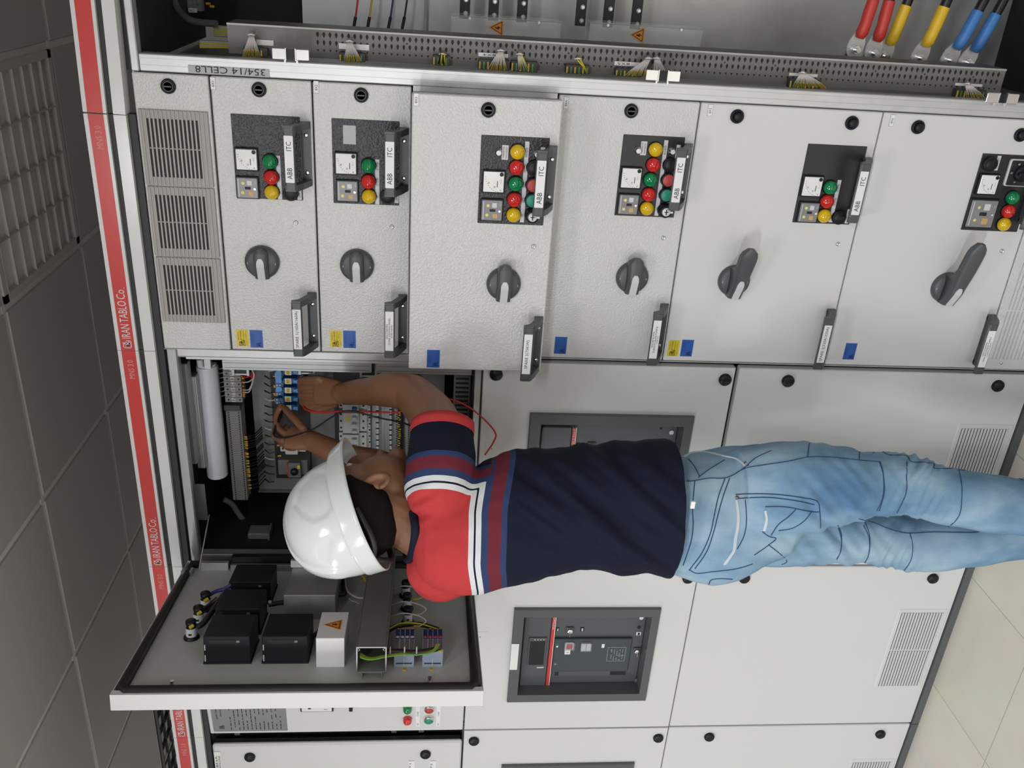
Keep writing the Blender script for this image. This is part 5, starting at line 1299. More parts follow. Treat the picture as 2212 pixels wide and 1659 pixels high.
# conduit and terminals in the dark upper corner
a = at(380, 12, .3); e = at(465, 52, .22)
t = thing('conduit', tuple(a), 'grey corrugated conduit curving down in the dark upper corner', 'conduit')
sub('sheath', t, lambda m: m.tube(crv([(a.x + .03, a.z + .01, -.33), (a.x, a.z, -.3), ((a.x + e.x) / 2 - .012, (a.z + e.z) / 2 + .012, -.26), (e.x, e.z, -.23)]), .0075, 'acb_frame', 12), F0)
a = at(420, 14, .42)
t = thing('terminal_row', tuple(a), 'small terminal row with a white CX8 tag in the dark upper corner', 'terminals')
sub('body', t, lambda m: (m.rp(a.x - .01, a.x + .10, a.z - .018, a.z + .018, -.44, -.42, 'terminal_grey', r=.002), [m.cyl((a.x - .004 + k * .009, a.z - .008 + j * .010, -.42), .0026, .002, 'steel', 10) for k in range(6) for j in range(3)]), F0)
b2 = at(414, 21, .41); sub('white_tag', t, lambda m: (m.box(b2.x - .006, b2.x + .003, b2.z - .010, b2.z + .008, -.419, -.412, 'label_white'), m.text('CX8', b2.x - .002, b2.z, .012, .005, -.4115, 'ink', rot=90)), F0)
sub('wire_markers', t, lambda m: mk(m, [(396, 5, 0), (396, 11, 0), (450, 8, 0), (458, 14, 0)], 'ferrule_orange', .010, .003, .41), F0)
# yellow-green bundle at the head of the divider
t = thing('wire_bundle', tuple(at(470, 75, .2)), 'pale and yellow wires entering the divider below the conduit', 'wiring')
def yb(m):
    for k in range(7):
        p0_ = at(462, 58 + k * 3, .25); p1_ = at(555, 66 + k * 2.4, .22)
        m.tube(crv([(p0_.x, p0_.z, -.25), ((p0_.x + p1_.x) / 2, (p0_.z + p1_.z) / 2, -.23), (p1_.x, p1_.z, -.22)]), .0026, ('wire_white', 'wire_yellow')[k % 2], 6)
    for k in range(4):
        p0_ = at(432, 90 + k * 4, .16); p1_ = at(520, 94 + k * 3, .15)
        m.tube([(p0_.x, p0_.z, -.16), (p1_.x, p1_.z, -.15)], .0024, ('wire_white', 'wire_yellow')[k % 2], 6)
sub('wires', t, yb, F0)
# ------------------------------------------------------------------ the worker
SH = V((RD.x, RD.y, 0)).normalized() * -1        # horizontal, towards the room's right
DH = V((RF.x, RF.y, 0)).normalized()             # horizontal, away from the photographer
def depth_of(P): return (V(P) - CP).dot(RF)
def ring_px(px, y0, y1, Yc, dh, n=28, pw=2.3, rot=0.0, zt=0.0):
    """horizontal cross-section seen between picture rows y0..y1, half depth dh; zt tilts it towards the viewer"""
    c = at(px, (y0 + y1) / 2, Yc); hw = (y1 - y0) / 2 * depth_of(c) / FPX
    out = []
    for i in range(n):
        a = 2 * PI * i / n; ca, sa = math.cos(a), math.sin(a)
        r = (abs(ca) ** pw + abs(sa) ** pw) ** (-1 / pw)
        x, d = r * ca * hw, r * sa * dh
        cr, sr = math.cos(rot), math.sin(rot)
        out.append(tuple(c + SH * x + DH * d + V((0, 0, zt * d))))
    return out
def limb(mb, pts, rad, m, n=14, closed_ends=True):
    """tapering limb through (px, py, Y) points with rounded ends"""
    P = [V(p) if isinstance(p, Vector) else V(at(*p)) for p in pts]
    C = crv(P, 5); R = []
    for i in range(len(rad) - 1):
        for j in range(5): t = j / 5; t = t * t * (3 - 2 * t); R.append(rad[i] * (1 - t) + rad[i + 1] * t)
    R.append(rad[-1])
    d0 = (C[0] - C[1]).normalized(); d1 = (C[-1] - C[-2]).normalized()
    C = [C[0] + d0 * R[0] * .85, C[0] + d0 * R[0] * .5] + C + [C[-1] + d1 * R[-1] * .5, C[-1] + d1 * R[-1] * .85]
    R = [R[0] * .45, R[0] * .85] + R + [R[-1] * .85, R[-1] * .45]
    mb.tube(C, R, m, n)
def blob(mb, c, ax, m, M=None):
    """ellipsoid at world point c with half axes along vectors ax"""
    rings = []
    for i in range(1, 10):
        th = PI * i / 10
        rings.append([tuple(V(c) + ax[0] * math.sin(th) * math.cos(2 * PI * j / 16) + ax[1] * math.sin(th) * math.sin(2 * PI * j / 16) + ax[2] * math.cos(th)) for j in range(16)])
    mb.loft(rings, m, True)
def remesh(mb, name, parent, voxel, smooth=6, factor=.5, edit=None):
    o = mb.obj(name, None)
    r = o.modifiers.new('r', 'REMESH'); r.mode = 'VOXEL'; r.voxel_size = voxel; r.use_smooth_shade = True
    s = o.modifiers.new('s', 'SMOOTH'); s.factor = factor; s.iterations = smooth
    dg = bpy.context.evaluated_depsgraph_get(); me = bpy.data.meshes.new_from_object(o.evaluated_get(dg))
    me.name = name; old = o.data; COL.objects.unlink(o); bpy.data.objects.remove(o); bpy.data.meshes.remove(old)
    if not me.materials:
        for n in mb.mats: me.materials.append(MATS[n])
    me.polygons.foreach_set('use_smooth', [True] * len(me.polygons)); me.polygons.foreach_set('material_index', [0] * len(me.polygons))
    if edit: edit(me)
    me.update()
    o = bpy.data.objects.new(name, me); COL.objects.link(o)
    if parent is not None: o.parent = parent; o.matrix_parent_inverse = parent.matrix_world.inverted()
    return o
def bvh_of(o):
    me = o.data; return BVHTree.FromPolygons([v.co for v in me.vertices], [tuple(p.vertices) for p in me.polygons])
def drape(mb, bv, pts, r, m, off=.0006, k=6, depth_jump=.05):
    """a thread lying on the cloth along a traced seam"""
    C = crv([(x, y, 0) for x, y in pts], k); run = []; last = None
    def flush():
        if len(run) > 1: mb.tube(list(run), r, m, 6)
        run.clear()
    for p in C:
        d = ray(p.x, p.y).normalized(); h = bv.ray_cast(CP, d)
        if h[0] is None: flush(); last = None; continue
        q = h[0] + (h[1] if h[1].dot(d) < 0 else -h[1]) * off
        if last is not None and (q - last).length > depth_jump: flush()
        run.append(q); last = q
    flush()

def cloth_mat(name, nodes_fn, rough=.85):
    m = bpy.data.materials.new(name); m.use_nodes = True; nt = m.node_tree; b = nt.nodes['Principled BSDF']; b.inputs['Roughness'].default_value = rough
    b.inputs['Specular IOR Level'].default_value = .2; nodes_fn(nt, b); MATS[name] = m
def denim(nt, b):
    tc = nt.nodes.new('ShaderNodeTexCoord')
    n1 = nt.nodes.new('ShaderNodeTexNoise'); n1.inputs['Scale'].default_value = 9; n1.inputs['Detail'].default_value = 4
    n2 = nt.nodes.new('ShaderNodeTexNoise'); n2.inputs['Scale'].default_value = 420; n2.inputs['Detail'].default_value = 2
    cr = nt.nodes.new('ShaderNodeValToRGB'); e = cr.color_ramp.elements
    e[0].position = .32; e[0].color = (.105, .225, .39, 1); e[1].position = .68; e[1].color = (.38, .53, .64, 1)
    x = cr.color_ramp.elements.new(.5); x.color = (.215, .365, .52, 1)
    mx = nt.nodes.new('ShaderNodeMix'); mx.data_type = 'RGBA'; mx.blend_type = 'MULTIPLY'; mx.inputs['Factor'].default_value = .28
    mp = nt.nodes.new('ShaderNodeMapping'); mp.inputs['Scale'].default_value = (1, 1, .45)
    bp = nt.nodes.new('ShaderNodeBump'); bp.inputs['Strength'].default_value = .25; bp.inputs['Distance'].default_value = .0006
    L = nt.links
    L.new(tc.outputs['Object'], mp.inputs['Vector']); L.new(mp.outputs['Vector'], n1.inputs['Vector']); L.new(tc.outputs['Object'], n2.inputs['Vector'])
    L.new(n1.outputs['Fac'], cr.inputs['Fac']); L.new(cr.outputs['Color'], mx.inputs['A']); L.new(n2.outputs['Color'], mx.inputs['B'])
    L.new(mx.outputs['Result'], b.inputs['Base Color']); L.new(n2.outputs['Fac'], bp.inputs['Height']); L.new(bp.outputs['Normal'], b.inputs['Normal'])
cloth_mat('denim', denim)
def shirt(nt, b):
    at_ = nt.nodes.new('ShaderNodeAttribute'); at_.attribute_name = 'band'
    mr = nt.nodes.new('ShaderNodeMapRange'); mr.inputs['From Min'].default_value = -.02; mr.inputs['From Max'].default_value = .08
    cr = nt.nodes.new('ShaderNodeValToRGB'); cr.color_ramp.interpolation = 'CONSTANT'
    red, wh, nv, bl, mar = (.50, .048, .050, 1), (.66, .68, .69, 1), (.007, .010, .024, 1), (.030, .050, .13, 1), (.150, .022, .035, 1)
    stops = [(0, red), (.0, wh), (.010, nv), (.0135, wh), (.0235, bl), (.036, mar), (.060, bl), (.071, nv)]
    els = cr.color_ramp.elements
    for i, (s, c) in enumerate(stops):
        p = 0 if i == 0 else (s + .02) / .1
        if i < 2: e = els[i]; e.position = p
        else: e = els.new(p)
        e.color = c
    n2 = nt.nodes.new('ShaderNodeTexNoise'); n2.inputs['Scale'].default_value = 500
    bp = nt.nodes.new('ShaderNodeBump'); bp.inputs['Strength'].default_value = .2; bp.inputs['Distance'].default_value = .0005
    tc = nt.nodes.new('ShaderNodeTexCoord'); L = nt.links
    L.new(tc.outputs['Object'], n2.inputs['Vector']); L.new(n2.outputs['Fac'], bp.inputs['Height']); L.new(bp.outputs['Normal'], b.inputs['Normal'])
    L.new(at_.outputs['Fac'], mr.inputs['Value']); L.new(mr.outputs['Result'], cr.inputs['Fac']); L.new(cr.outputs['Color'], b.inputs['Base Color'])
cloth_mat('shirt', shirt)
mat('shirt_red', (.50, .048, .050), .85, spec=.2); mat('shirt_navy', (.010, .013, .028), .85, spec=.2)
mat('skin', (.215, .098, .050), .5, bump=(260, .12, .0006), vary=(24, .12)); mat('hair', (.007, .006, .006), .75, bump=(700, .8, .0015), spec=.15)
mat('helmet', (.72, .76, .75), .16, coat=.4); mat('denim_seam', (.020, .055, .14), .8); mat('denim_light', (.42, .56, .66), .8)
mat('denim_frayed', (.55, .62, .66), .9); mat('nail', (.50, .27, .20), .35); mat('eye_white', (.7, .68, .66), .2); mat('shoe', (.03, .03, .035), .5)

man = thing('person', tuple(at(1500, 1110, -.40) * 1.0), 'person in red and navy T-shirt and light jeans reaching into the open cabinet', 'person')
p_ = man.location.copy(); man.location = (p_.x, p_.y, FZ); bpy.context.view_layer.update(); man.matrix_world = Matrix.Translation((p_.x, p_.y, FZ))

# ---- body: head, neck, torso, arms, hands, legs as one surface
YT = -.42
B_ = MB()
tor = [(905, 1105, 1212, -.42, .055), (925, 1070, 1240, -.42, .075), (960, 1050, 1262, -.42, .09), (1040, 1030, 1262, -.42, .10), (1150, 985, 1240, -.42, .10), (1280, 985, 1205, -.41, .09), (1400, 990, 1200, -.40, .09), (1520, 1005, 1215, -.39, .095), (1600, 1000, 1200, -.38, .09), (1680, 1000, 1180, -.38, .07)]
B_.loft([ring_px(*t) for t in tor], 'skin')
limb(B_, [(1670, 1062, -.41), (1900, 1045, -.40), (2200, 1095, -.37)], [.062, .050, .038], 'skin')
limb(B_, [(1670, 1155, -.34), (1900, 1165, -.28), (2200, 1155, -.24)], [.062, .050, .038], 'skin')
for (ax_, ay_, aY) in ((2200, 1095, -.37), (2200, 1155, -.24)):
    k_ = at(ax_, ay_, aY); limb(B_, [k_.copy(), V((k_.x - .01, k_.y + .01, .12)), V((k_.x - .01, k_.y + .02, .04))], [.038, .034, .034], 'skin')
# neck and head
limb(B_, [(925, 1150, -.42), (880, 1128, -.415), (835, 1105, -.41)], [.062, .056, .058], 'skin', 18)
hc = at(772, 1100, -.405)
HU = (RI * -.934 + RD * .357).normalized(); HF = (RI * -.30 - RD * .78 + RF * .56); HF = (HF - HU * HF.dot(HU)).normalized(); HS = HU.cross(HF).normalized()
# HS points to one ear; make it the ear we see (towards the photographer)
if HS.dot(RF) > 0: HS = -HS
HC = hc
blob(B_, HC + HU * .012, [HF * .098, HS * .078, HU * .105], 'skin')
blob(B_, HC + HF * .035 - HU * .060, [HF * .060, HS * .058, HU * .062], 'skin')
blob(B_, HC + HF * .102 - HU * .028, [HF * .018, HS * .013, HU * .030], 'skin')     # nose
blob(B_, HC + HF * .092 - HU * .075, [HF * .014, HS * .026, HU * .010], 'skin')     # mouth
blob(B_, HC + HF * .086 + HU * .004, [HF * .016, HS * .055, HU * .012], 'skin')     # brow
blob(B_, HC + HF * .078 - HU * .105, [HF * .022, HS * .026, HU * .018], 'skin')     # chin
ear = at(815, 1046, -.43)
for s_, e0 in ((1, ear), (-1, None)):
    if e0 is None: e0 = HC - HS * .080 - HU * .030
    ec = V(e0); hs = HS * s_
    ring_ = [ec + HU * (math.cos(a) * .025) + HF * (math.sin(a) * .015) + hs * .008 for a in [k * PI / 7 - .4 for k in range(12)]]
    B_.tube(ring_, .0052, 'skin', 8); blob(B_, ec + hs * .001, [HF * .013, hs * .006, HU * .021], 'skin'); blob(B_, ec - HU * .024 + hs * .006, [HF * .007, hs * .005, HU * .008], 'skin')
limb(B_, [HC - HU * .035 + HS * .04, V(ear) - HS * .004], [.03, .012], 'skin')
# right arm
limb(B_, [(948, 1035, -.41), (952, 960, -.34), (935, 900, -.24), (893, 852, -.13)], [.060, .056, .050, .044], 'skin', 18)
limb(B_, [(893, 852, -.13), (845, 842, -.09), (790, 846, -.035), (738, 849, .015)], [.044, .040, .032, .025], 'skin', 18)
# left arm (mostly behind the head)
limb(B_, [(965, 1235, -.38), (930, 1150, -.26), (905, 1070, -.16)], [.056, .048, .044], 'skin', 16)
limb(B_, [(905, 1070, -.16), (830, 1012, -.09), (745, 985, -.03), (672, 952, .03)], [.044, .039, .031, .025], 'skin', 16)
# hands
def palm(a, b, w, th, up):
    """a = wrist, b = knuckle line centre, up = direction across the knuckles"""
    A, Bc = V(at(*a)), V(at(*b)); d = Bc - A; u = V(up).normalized(); u = (u - d.normalized() * u.dot(d.normalized())).normalized(); nrm = d.normalized().cross(u)
    rings = []
    for i in range(7):
        t = i / 6; ww = (.026 + (w - .026) * min(1, t * 1.6)); tt = th * (1 - .15 * t)
        rings.append([tuple(A + d * t + u * ww * math.cos(2 * PI * j / 16) + nrm * tt * math.sin(2 * PI * j / 16)) for j in range(16)])
    B_.loft(rings, 'skin'); return A, Bc, u, nrm
def finger(pts, r=.0086):
    limb(B_, pts, [r * 1.1, r * 1.02, r * .95, r * .78][:len(pts)] if len(pts) > 3 else [r * 1.08, r, r * .8], 'skin', 12)
palm((742, 849, .012), (683, 843, .055), .036, .015, -RD)
for k, (y0, y1, y2) in enumerate(((818, 821, 838), (835, 836, 848), (852, 852, 858), (868, 865, 866))):
    finger([(690, y0, .052), (664 + abs(k - 1.3) * 2, y0 + 1, .072), (650 + k, y1, .098), (648 + k, y2, .122)], .0086 if k < 3 else .0076)
finger([(722, 872, .030), (695, 882, .050), (668, 878, .078), (652, 869, .108)], .0098)
palm((675, 952, .025), (622, 943, .052), .033, .014, (-RD * .4 + RI * 1.0))
finger([(618, 938, .055), (601, 923, .075), (597, 900, .098), (607, 874, .118)], .0084)
finger([(655, 926, .038), (637, 905, .062), (622, 890, .088), (613, 879, .110)], .0096)
finger([(612, 952, .058), (594, 942, .085), (596, 920, .108), (608, 903, .122)], .0086)
finger([(622, 962, .058), (606, 956, .090), (606, 938, .118), (618, 922, .130)], .0082)
finger([(636, 968, .055), (620, 966, .085), (620, 952, .112), (630, 938, .125)], .0074)
bodyo = remesh(B_, 'body', man, .0030, 5)
# eyes (towards the cabinet)
sub('eyes', man, lambda m: [(blob(m, HC + HF * .076 + HS * s * .030 - HU * .012, [HF * .011, HS * .013, HU * .009], 'eye_white'), blob(m, HC + HF * .0830 + HS * s * .030 - HU * .012, [HF * .006, HS * .006, HU * .006], 'hair')) for s in (-1, 1)])
# hair: a cap hugging the skull from the rim of the hat to the nape
h = MB()
def hp(a, e, r):   # direction around the skull; a = angle from the face, e = elevation
    return HC + HU * .006 + (HF * math.cos(a) * .104 + HS * math.sin(a) * .084) * math.cos(e) * r + HU * math.sin(e) * .108 * r
rings = []
for e in (55, 35, 15, 0, -14, -28, -42, -54):
    rg = []
    for i in range(29):
        a = math.radians(72 + 216 * i / 28); el = e
        side = abs(math.cos(a))   # less hair in front of the ears
        lim = -54 if math.cos(a) < -.25 else -54 + 40 * min(1, (math.cos(a) + .25) / .5)
        el = max(e, lim)
        rg.append(tuple(hp(a, math.radians(el), 1.03 if e > -40 else (1.0 if e > -50 else .93))))
    rings.append(rg)
h.loft(rings, 'hair', True, cap0=False, cap1=False, closed=False)
ho = h.obj('hair', man); sl = ho.modifiers.new('s', 'SOLIDIFY'); sl.thickness = .008; sl.offset = -1

# ---- T-shirt
S_ = MB()
tor = [(893, 1108, 1208, -.42, .060), (902, 1078, 1230, -.42, .080), (918, 1050, 1252, -.42, .100), (947, 1040, 1270, -.42, .115), (999, 1030, 1281, -.42, .122), (1045, 995, 1280, -.42, .124), (1085, 976, 1266, -.42, .124),
       (1149, 970, 1253, -.42, .120), (1200, 967, 1240, -.42, .117), (1248, 963, 1228, -.415, .116), (1300, 958, 1233, -.41, .118), (1352, 953, 1238, -.405, .122), (1400, 949, 1239, -.40, .126), (1440, 947, 1242, -.40, .130), (1468, 950, 1243, -.40, .132), (1530, 958, 1244, -.395, .134)]
S_.loft([ring_px(*t, zt=(0 if t[0] < 1440 else .0)) for t in tor], 'shirt', True)
limb(S_, [(950, 1060, -.42), (953, 1000, -.39), (956, 925, -.315)], [.070, .068, .062], 'shirt', 20)
limb(S_, [(948, 1225, -.41), (960, 1225, -.37), (940, 1175, -.27)], [.070, .066, .058], 'shirt', 20)
armR0, armR1 = V(at(950, 1047, -.415)), V(at(956, 925, -.315)); axR = (armR1 - armR0).normalized()
armL0, armL1 = V(at(922, 1232, -.375)), V(at(940, 1175, -.25)); axL = (armL1 - armL0).normalized()
# the mesh ends flat at cuffs and hem: cut after remeshing
cutR = V(at(956, 934, -.322))
hem0 = at(1440, 1242, -.40).z
def shirt_edit(me):
    me.update()
    nr = [v.normal.copy() for v in me.vertices]; band = []
    for v, n in zip(me.vertices, nr):
        px, py = proj(v.co); c = v.co
        # folds running from the right armpit down to the left hip, and fine drape noise
        g = max(0, min(1, (px - 1040) / 120)) * max(0, min(1, (1500 - px) / 60))
        dline = (px - 1050) * .60 - (py - 985) * .80
        wv = noise.noise(V((dline / 34, (px * .8 + py * .6) / 260, 1.3)))
        wv2 = noise.noise(V((dline / 17, (px * .8 + py * .6) / 200, 4.1)))
        focus = math.exp(-((dline - 95) / 120) ** 2)
        amp = .0085 * g * (.35 + focus)
        c2 = c + n * (max(-.4, wv) * amp * 1.5 + wv2 * amp * .5)
        # gathers at the neck end of the right shoulder seam
        q = math.exp(-(((px - 915) / 26) ** 2 + ((py - 1085) / 42) ** 2)); c2 += n * (.004 * q * math.sin((py - 1060) / 6.0 + px / 14))
        c2 += n * noise.noise(c * 28) * .0022
        v.co = c2
        a = (ZY - c.z) - .016 * max(0, (1110 - py) / 60) ** 1.3 * .5 - .010 * max(0, (py - 1215) / 60) ** 1.5
        b_ = (c - armR0).dot(axR) + .033 if (px < 1062 and py < 1100) else -.02
        l_ = (c - armL0).dot(axL) - .004 if (px < 1015 and (c - armL0).dot(axL) > -.02 and py > 1150 and depth_of(c) > depth_of(armL0) - .02) else -.02
        # only the part above the armpit counts as sleeve
        band.append(max(a, b_, l_))
    at_ = me.attributes.new('band', 'FLOAT', 'POINT'); at_.data.foreach_set('value', band)
    bm = bmesh.new(); bm.from_mesh(me)
    def cut(co, no):
        bmesh.ops.bisect_plane(bm, geom=bm.verts[:] + bm.edges[:] + bm.faces[:], plane_co=co, plane_no=no, clear_outer=True)
    # hem: gently curved, follow a plane
    cut(V((0, 0, HEMZ)), V((0, 0, -1)))
    # right cuff
    sel = [f for f in bm.faces if (f.calc_center_median() - cutR).dot(axR) > 0 and proj(f.calc_center_median())[0] < 1040]
    bmesh.ops.delete(bm, geom=sel, context='FACES')
    bm.to_mesh(me); bm.free()
ZY = at(1012, 1170, -.535).z; HEMZ = at(1491, 1106, -.535).z
sh = remesh(S_, 't_shirt', man, .0045, 8, edit=shirt_edit)
sl = sh.modifiers.new('s', 'SOLIDIFY'); sl.thickness = .0025; sl.offset = -1
cf = MB(); ctr = cutR; e1 = axR.cross(V((0, 0, 1))).normalized(); e2 = axR.cross(e1).normalized()
bvS = bvh_of(sh)
def cuffring(off, dr, n=44):
    out = []
    for i in range(n):
        d = e1 * math.cos(2 * PI * i / n) + e2 * math.sin(2 * PI * i / n); o_ = ctr + axR * -.010
        h_ = bvS.ray_cast(o_ + d * .0, d); r = (h_[0] - o_).length if h_[0] is not None and (h_[0] - o_).length < .1 else .062
        out.append(tuple(ctr + axR * off + d * (r + dr)))
    return out
cf.loft([cuffring(-.010, .0012), cuffring(.002, .002), cuffring(.014, .0015), cuffring(.014, -.0025), cuffring(-.010, -.002)], 'shirt_red', True, cap0=False, cap1=False)
tag(cf.obj('sleeve_cuff', sh), 'red sleeve cuff')
cl = MB(); cpts = [tuple(V(at(x_, y_, Y_))) for x_, y_, Y_ in ((892, 1110, -.45), (897, 1140, -.482), (895, 1170, -.482), (888, 1200, -.455), (880, 1208, -.41), (878, 1180, -.365), (880, 1130, -.36), (884, 1105, -.40))]
cl.tube(crv(cpts + [cpts[0]], 6), .0085, 'shirt_navy', 10)
tag(cl.obj('collar', sh), 'dark navy collar band')
sub('hem_tag', sh, lambda m: (lambda q: m.box(q.x - .006, q.x + .009, q.y - .003, q.y + .001, q.z - .010, q.z - .002, 'label_white'))(at(1489, 1091, -.53)))

# ---- jeans
J_ = MB()
J_.loft([ring_px(*t) for t in ((1425, 1000, 1232, -.395, .100), (1483, 984, 1250, -.395, .116), (1506, 977, 1258, -.395, .122), (1532, 971, 1262, -.39, .126), (1580, 964, 1252, -.385, .128), (1628, 960, 1226, -.38, .120), (1680, 962, 1205, -.38, .105), (1705, 975, 1180, -.38, .08))], 'denim', True)
J_.loft([ring_px(*t) for t in ((1590, 972, 1170, -.425, .07), (1660, 957, 1160, -.425, .088), (1730, 951, 1152, -.42, .092), (1800, 961, 1137, -.42, .088), (1856, 974, 1122, -.415, .080), (1925, 976, 1111, -.41, .072), (1970, 983, 1115, -.405, .070), (2041, 1007, 1136, -.40, .070), (2114, 1020, 1148, -.395, .069), (2212, 1034, 1157, -.385, .062))], 'denim', True)
J_.loft([ring_px(*t) for t in ((1600, 1090, 1222, -.33, .07), (1660, 1080, 1223, -.33, .085), (1730, 1085, 1221, -.325, .085), (1800, 1095, 1216, -.32, .080), (1860, 1100, 1216, -.31, .075), (1925, 1106, 1225, -.30, .070), (1957, 1112, 1234, -.295, .070), (2017, 1112, 1233, -.29, .068), (2114, 1103, 1220, -.275, .066), (2212, 1090, 1205, -.26, .060))], 'denim', True)
def shin(px, y0, y1, Yc, r1):
    a_ = ring_px(px, y0, y1, Yc, .062); c_ = at(px, (y0 + y1) / 2, Yc)
    out = [a_]
    for z in (.16, .09, .045):
        out.append([(c_.x + (p[0] - c_.x) * (r1 + (z - .045) * 1.2) , c_.y + .01 + (p[1] - c_.y) * (r1 + (z - .045) * 1.2), z) for p in a_])
    return out
J_.loft(shin(2205, 1034, 1157, -.387, .92), 'denim', True); J_.loft(shin(2205, 1090, 1205, -.262, .92), 'denim', True)
def jeans_edit(me):
    me.update(); nr = [v.normal.copy() for v in me.vertices]
    for v, n in zip(me.vertices, nr):
        px, py = proj(v.co); c = v.co
        knee = math.exp(-((px - 1985) / 60) ** 2) if py < 1118 + (px - 1950) * .1 else math.exp(-((px - 1925) / 60) ** 2)
        s1 = noise.noise(V((px / 11 + py * .05, py / 60, 3.0)))
        seat = math.exp(-((px - 1800) / 110) ** 2)
        s2 = noise.noise(V(((px * .75 - py * .66) / 20, (px + py) / 160, 8.0)))
        v.co = c + n * (knee * s1 * .0080 + seat * s2 * .0065 + noise.noise(c * 22) * .0030)
je = remesh(J_, 'jeans', man, .0048, 6, edit=jeans_edit)
bvJ = bvh_of(je)
q5 = lambda L: [(1400 + x / 3.95, 880 + y / 3.95) for x, y in L]
q6 = lambda L: [(1752 + x / 4.148, 860 + y / 4.148) for x, y in L]
se = MB()
SEAMS = [q5([(330, 630), (400, 625), (520, 605), (640, 605), (720, 580), (830, 520), (1000, 490), (1200, 460), (1370, 425), (1550, 425), (1800, 450), (1980, 465)]),
 q5([(400, 625), (388, 740), (380, 880), (385, 1000), (370, 1130), (330, 1260), (300, 1345)]), q5([(655, 610), (600, 760), (565, 920), (530, 1080), (460, 1240), (380, 1350), (350, 1390)]), q5([(695, 605), (640, 760), (600, 900), (560, 1060), (500, 1230), (400, 1375)]),
 q5([(355, 1385), (420, 1415), (560, 1400), (700, 1385), (800, 1365), (890, 1335)]), q5([(345, 440), (400, 510), (440, 590)]), q5([(430, 600), (520, 530), (650, 450)]), q5([(840, 500), (920, 430), (1050, 370)]), q5([(860, 490), (800, 530)]),
 q5([(1378, 290), (1360, 425)]), q5([(1805, 375), (1800, 445)]), q5([(1980, 465), (2005, 560), (2010, 700), (1990, 800), (1950, 880)]),
 q5([(745, 745), (860, 738), (1000, 738), (1150, 748), (1300, 768), (1440, 800), (1465, 890), (1470, 1030)]), q5([(750, 780), (900, 770), (1050, 770), (1250, 795), (1420, 830)]), q5([(1000, 848), (1180, 850), (1390, 890), (1465, 890)]), q5([(1390, 895), (1330, 970), (1230, 1030), (1115, 1050)]), q5([(1260, 870), (1200, 930), (1110, 1000), (1050, 1090)]),
 q5([(830, 790), (840, 950), (820, 1090), (760, 1210)]), q5([(975, 1060), (1030, 1100), (1090, 1120), (1020, 1180), (905, 1260)]), q5([(1025, 1170), (1180, 1300), (1140, 1340)]), q5([(1620, 1005), (1650, 1090), (1640, 1230), (1610, 1295)]), q5([(1850, 980), (1890, 1100), (1885, 1240), (1850, 1325)]),
 q5([(520, 1510), (540, 1470), (620, 1460), (720, 1465)]),
 q6([(610, 570), (645, 680), (655, 840), (610, 1010)]), q6([(860, 570), (855, 700), (850, 850), (770, 1025)]), q6([(1325, 645), (1350, 800), (1340, 1000), (1300, 1090), (1230, 1155)]), q6([(550, 495), (620, 472), (700, 510), (850, 515), (900, 570), (1000, 575), (1100, 590), (1110, 630), (1270, 630)]), q6([(1320, 645), (1550, 660), (1750, 690), (1900, 735)]),
 q6([(430, 1080), (560, 1115), (680, 1165), (800, 1200), (900, 1210), (1100, 1200), (1400, 1205), (1500, 1200)]), q6([(240, 1150), (270, 1260), (265, 1370), (230, 1440)]), q6([(470, 1140), (520, 1260), (515, 1400), (480, 1475)]), q6([(885, 1215), (910, 1320), (895, 1450), (835, 1545)])]
for s_ in SEAMS: drape(se, bvJ, s_, .0010, 'denim_seam', .0004)
tag(se.obj('seam_stitching', je), 'dark seams')
fr = MB()
for s_ in (q5([(755, 790), (768, 900), (765, 1010), (745, 1120), (735, 1215), (700, 1270), (650, 1340)]), q5([(1000, 880), (1010, 960), (990, 1050)]), q5([(300, 430), (380, 385), (500, 385), (640, 415), (760, 440), (825, 490)])):
    for o_ in (-1.6, 0, 1.6): drape(fr, bvJ, [(x + o_ * .9 + random.uniform(-.8, .8), y + random.uniform(-.5, .5)) for x, y in s_], .0016, 'denim_frayed', .0004)
tag(fr.obj('frayed_pocket_edge', je), 'frayed pale pocket edges')
for s_ in (q5([(760, 768)]), q5([(830, 475)])):
    x_, y_ = s_[0]; h_ = bvJ.ray_cast(CP, ray(x_, y_).normalized())
    if h_[0] is not None:
        mb = MB(); mb.lathe([(.0035, 0), (.003, .0015), (.0001, .002)], 'copper', 12, Matrix.Translation(h_[0]) @ h_[1].to_track_quat('Z', 'Y').to_matrix().to_4x4()); mb.obj('rivet', je)
# shoes (below the frame)
for (x_, y_, Y_) in ((2205, 1096, -.387), (2205, 1148, -.262)):
    k_ = at(x_, y_, Y_); fx = V((-.45, .89, 0)).normalized(); sx = V((fx.y, -fx.x, 0)); mb = MB(); c0 = V((k_.x, k_.y + .01, FZ))
    for (m_, z0, z1, g_) in (('rubber', 0, .022, 1.0), ('shoe', .022, .085, .95)):
        rings = []
        for t in range(9):
            u = -.075 + .27 * t / 8; w = (.036 + .010 * math.sin(min(1, t / 6) * PI * .8)) * g_ * (1 if 0 < t < 8 else .6); top = z1 if m_ == 'rubber' else z1 - .035 * max(0, (t - 2) / 6)
            rings.append([tuple(c0 + fx * u + sx * (w * a) + V((0, 0, z))) for a, z in ((-1, z0), (1, z0), (.95, (z0 + top) / 2 + .01), (.5, top), (-.5, top), (-.95, (z0 + top) / 2 + .01))])
        mb.loft(rings, m_, True)
    mb.obj('shoe', man)

# ---- hard hat (worn, so it stays a thing of its own on the head)
hat = thing('hard_hat', tuple(at(715, 1115, -.41)), "glossy white hard hat on the worker's head, peak pointing up and away", 'helmet')
HO = V(at(757, 1112, -.41))       # centre of the rim plane
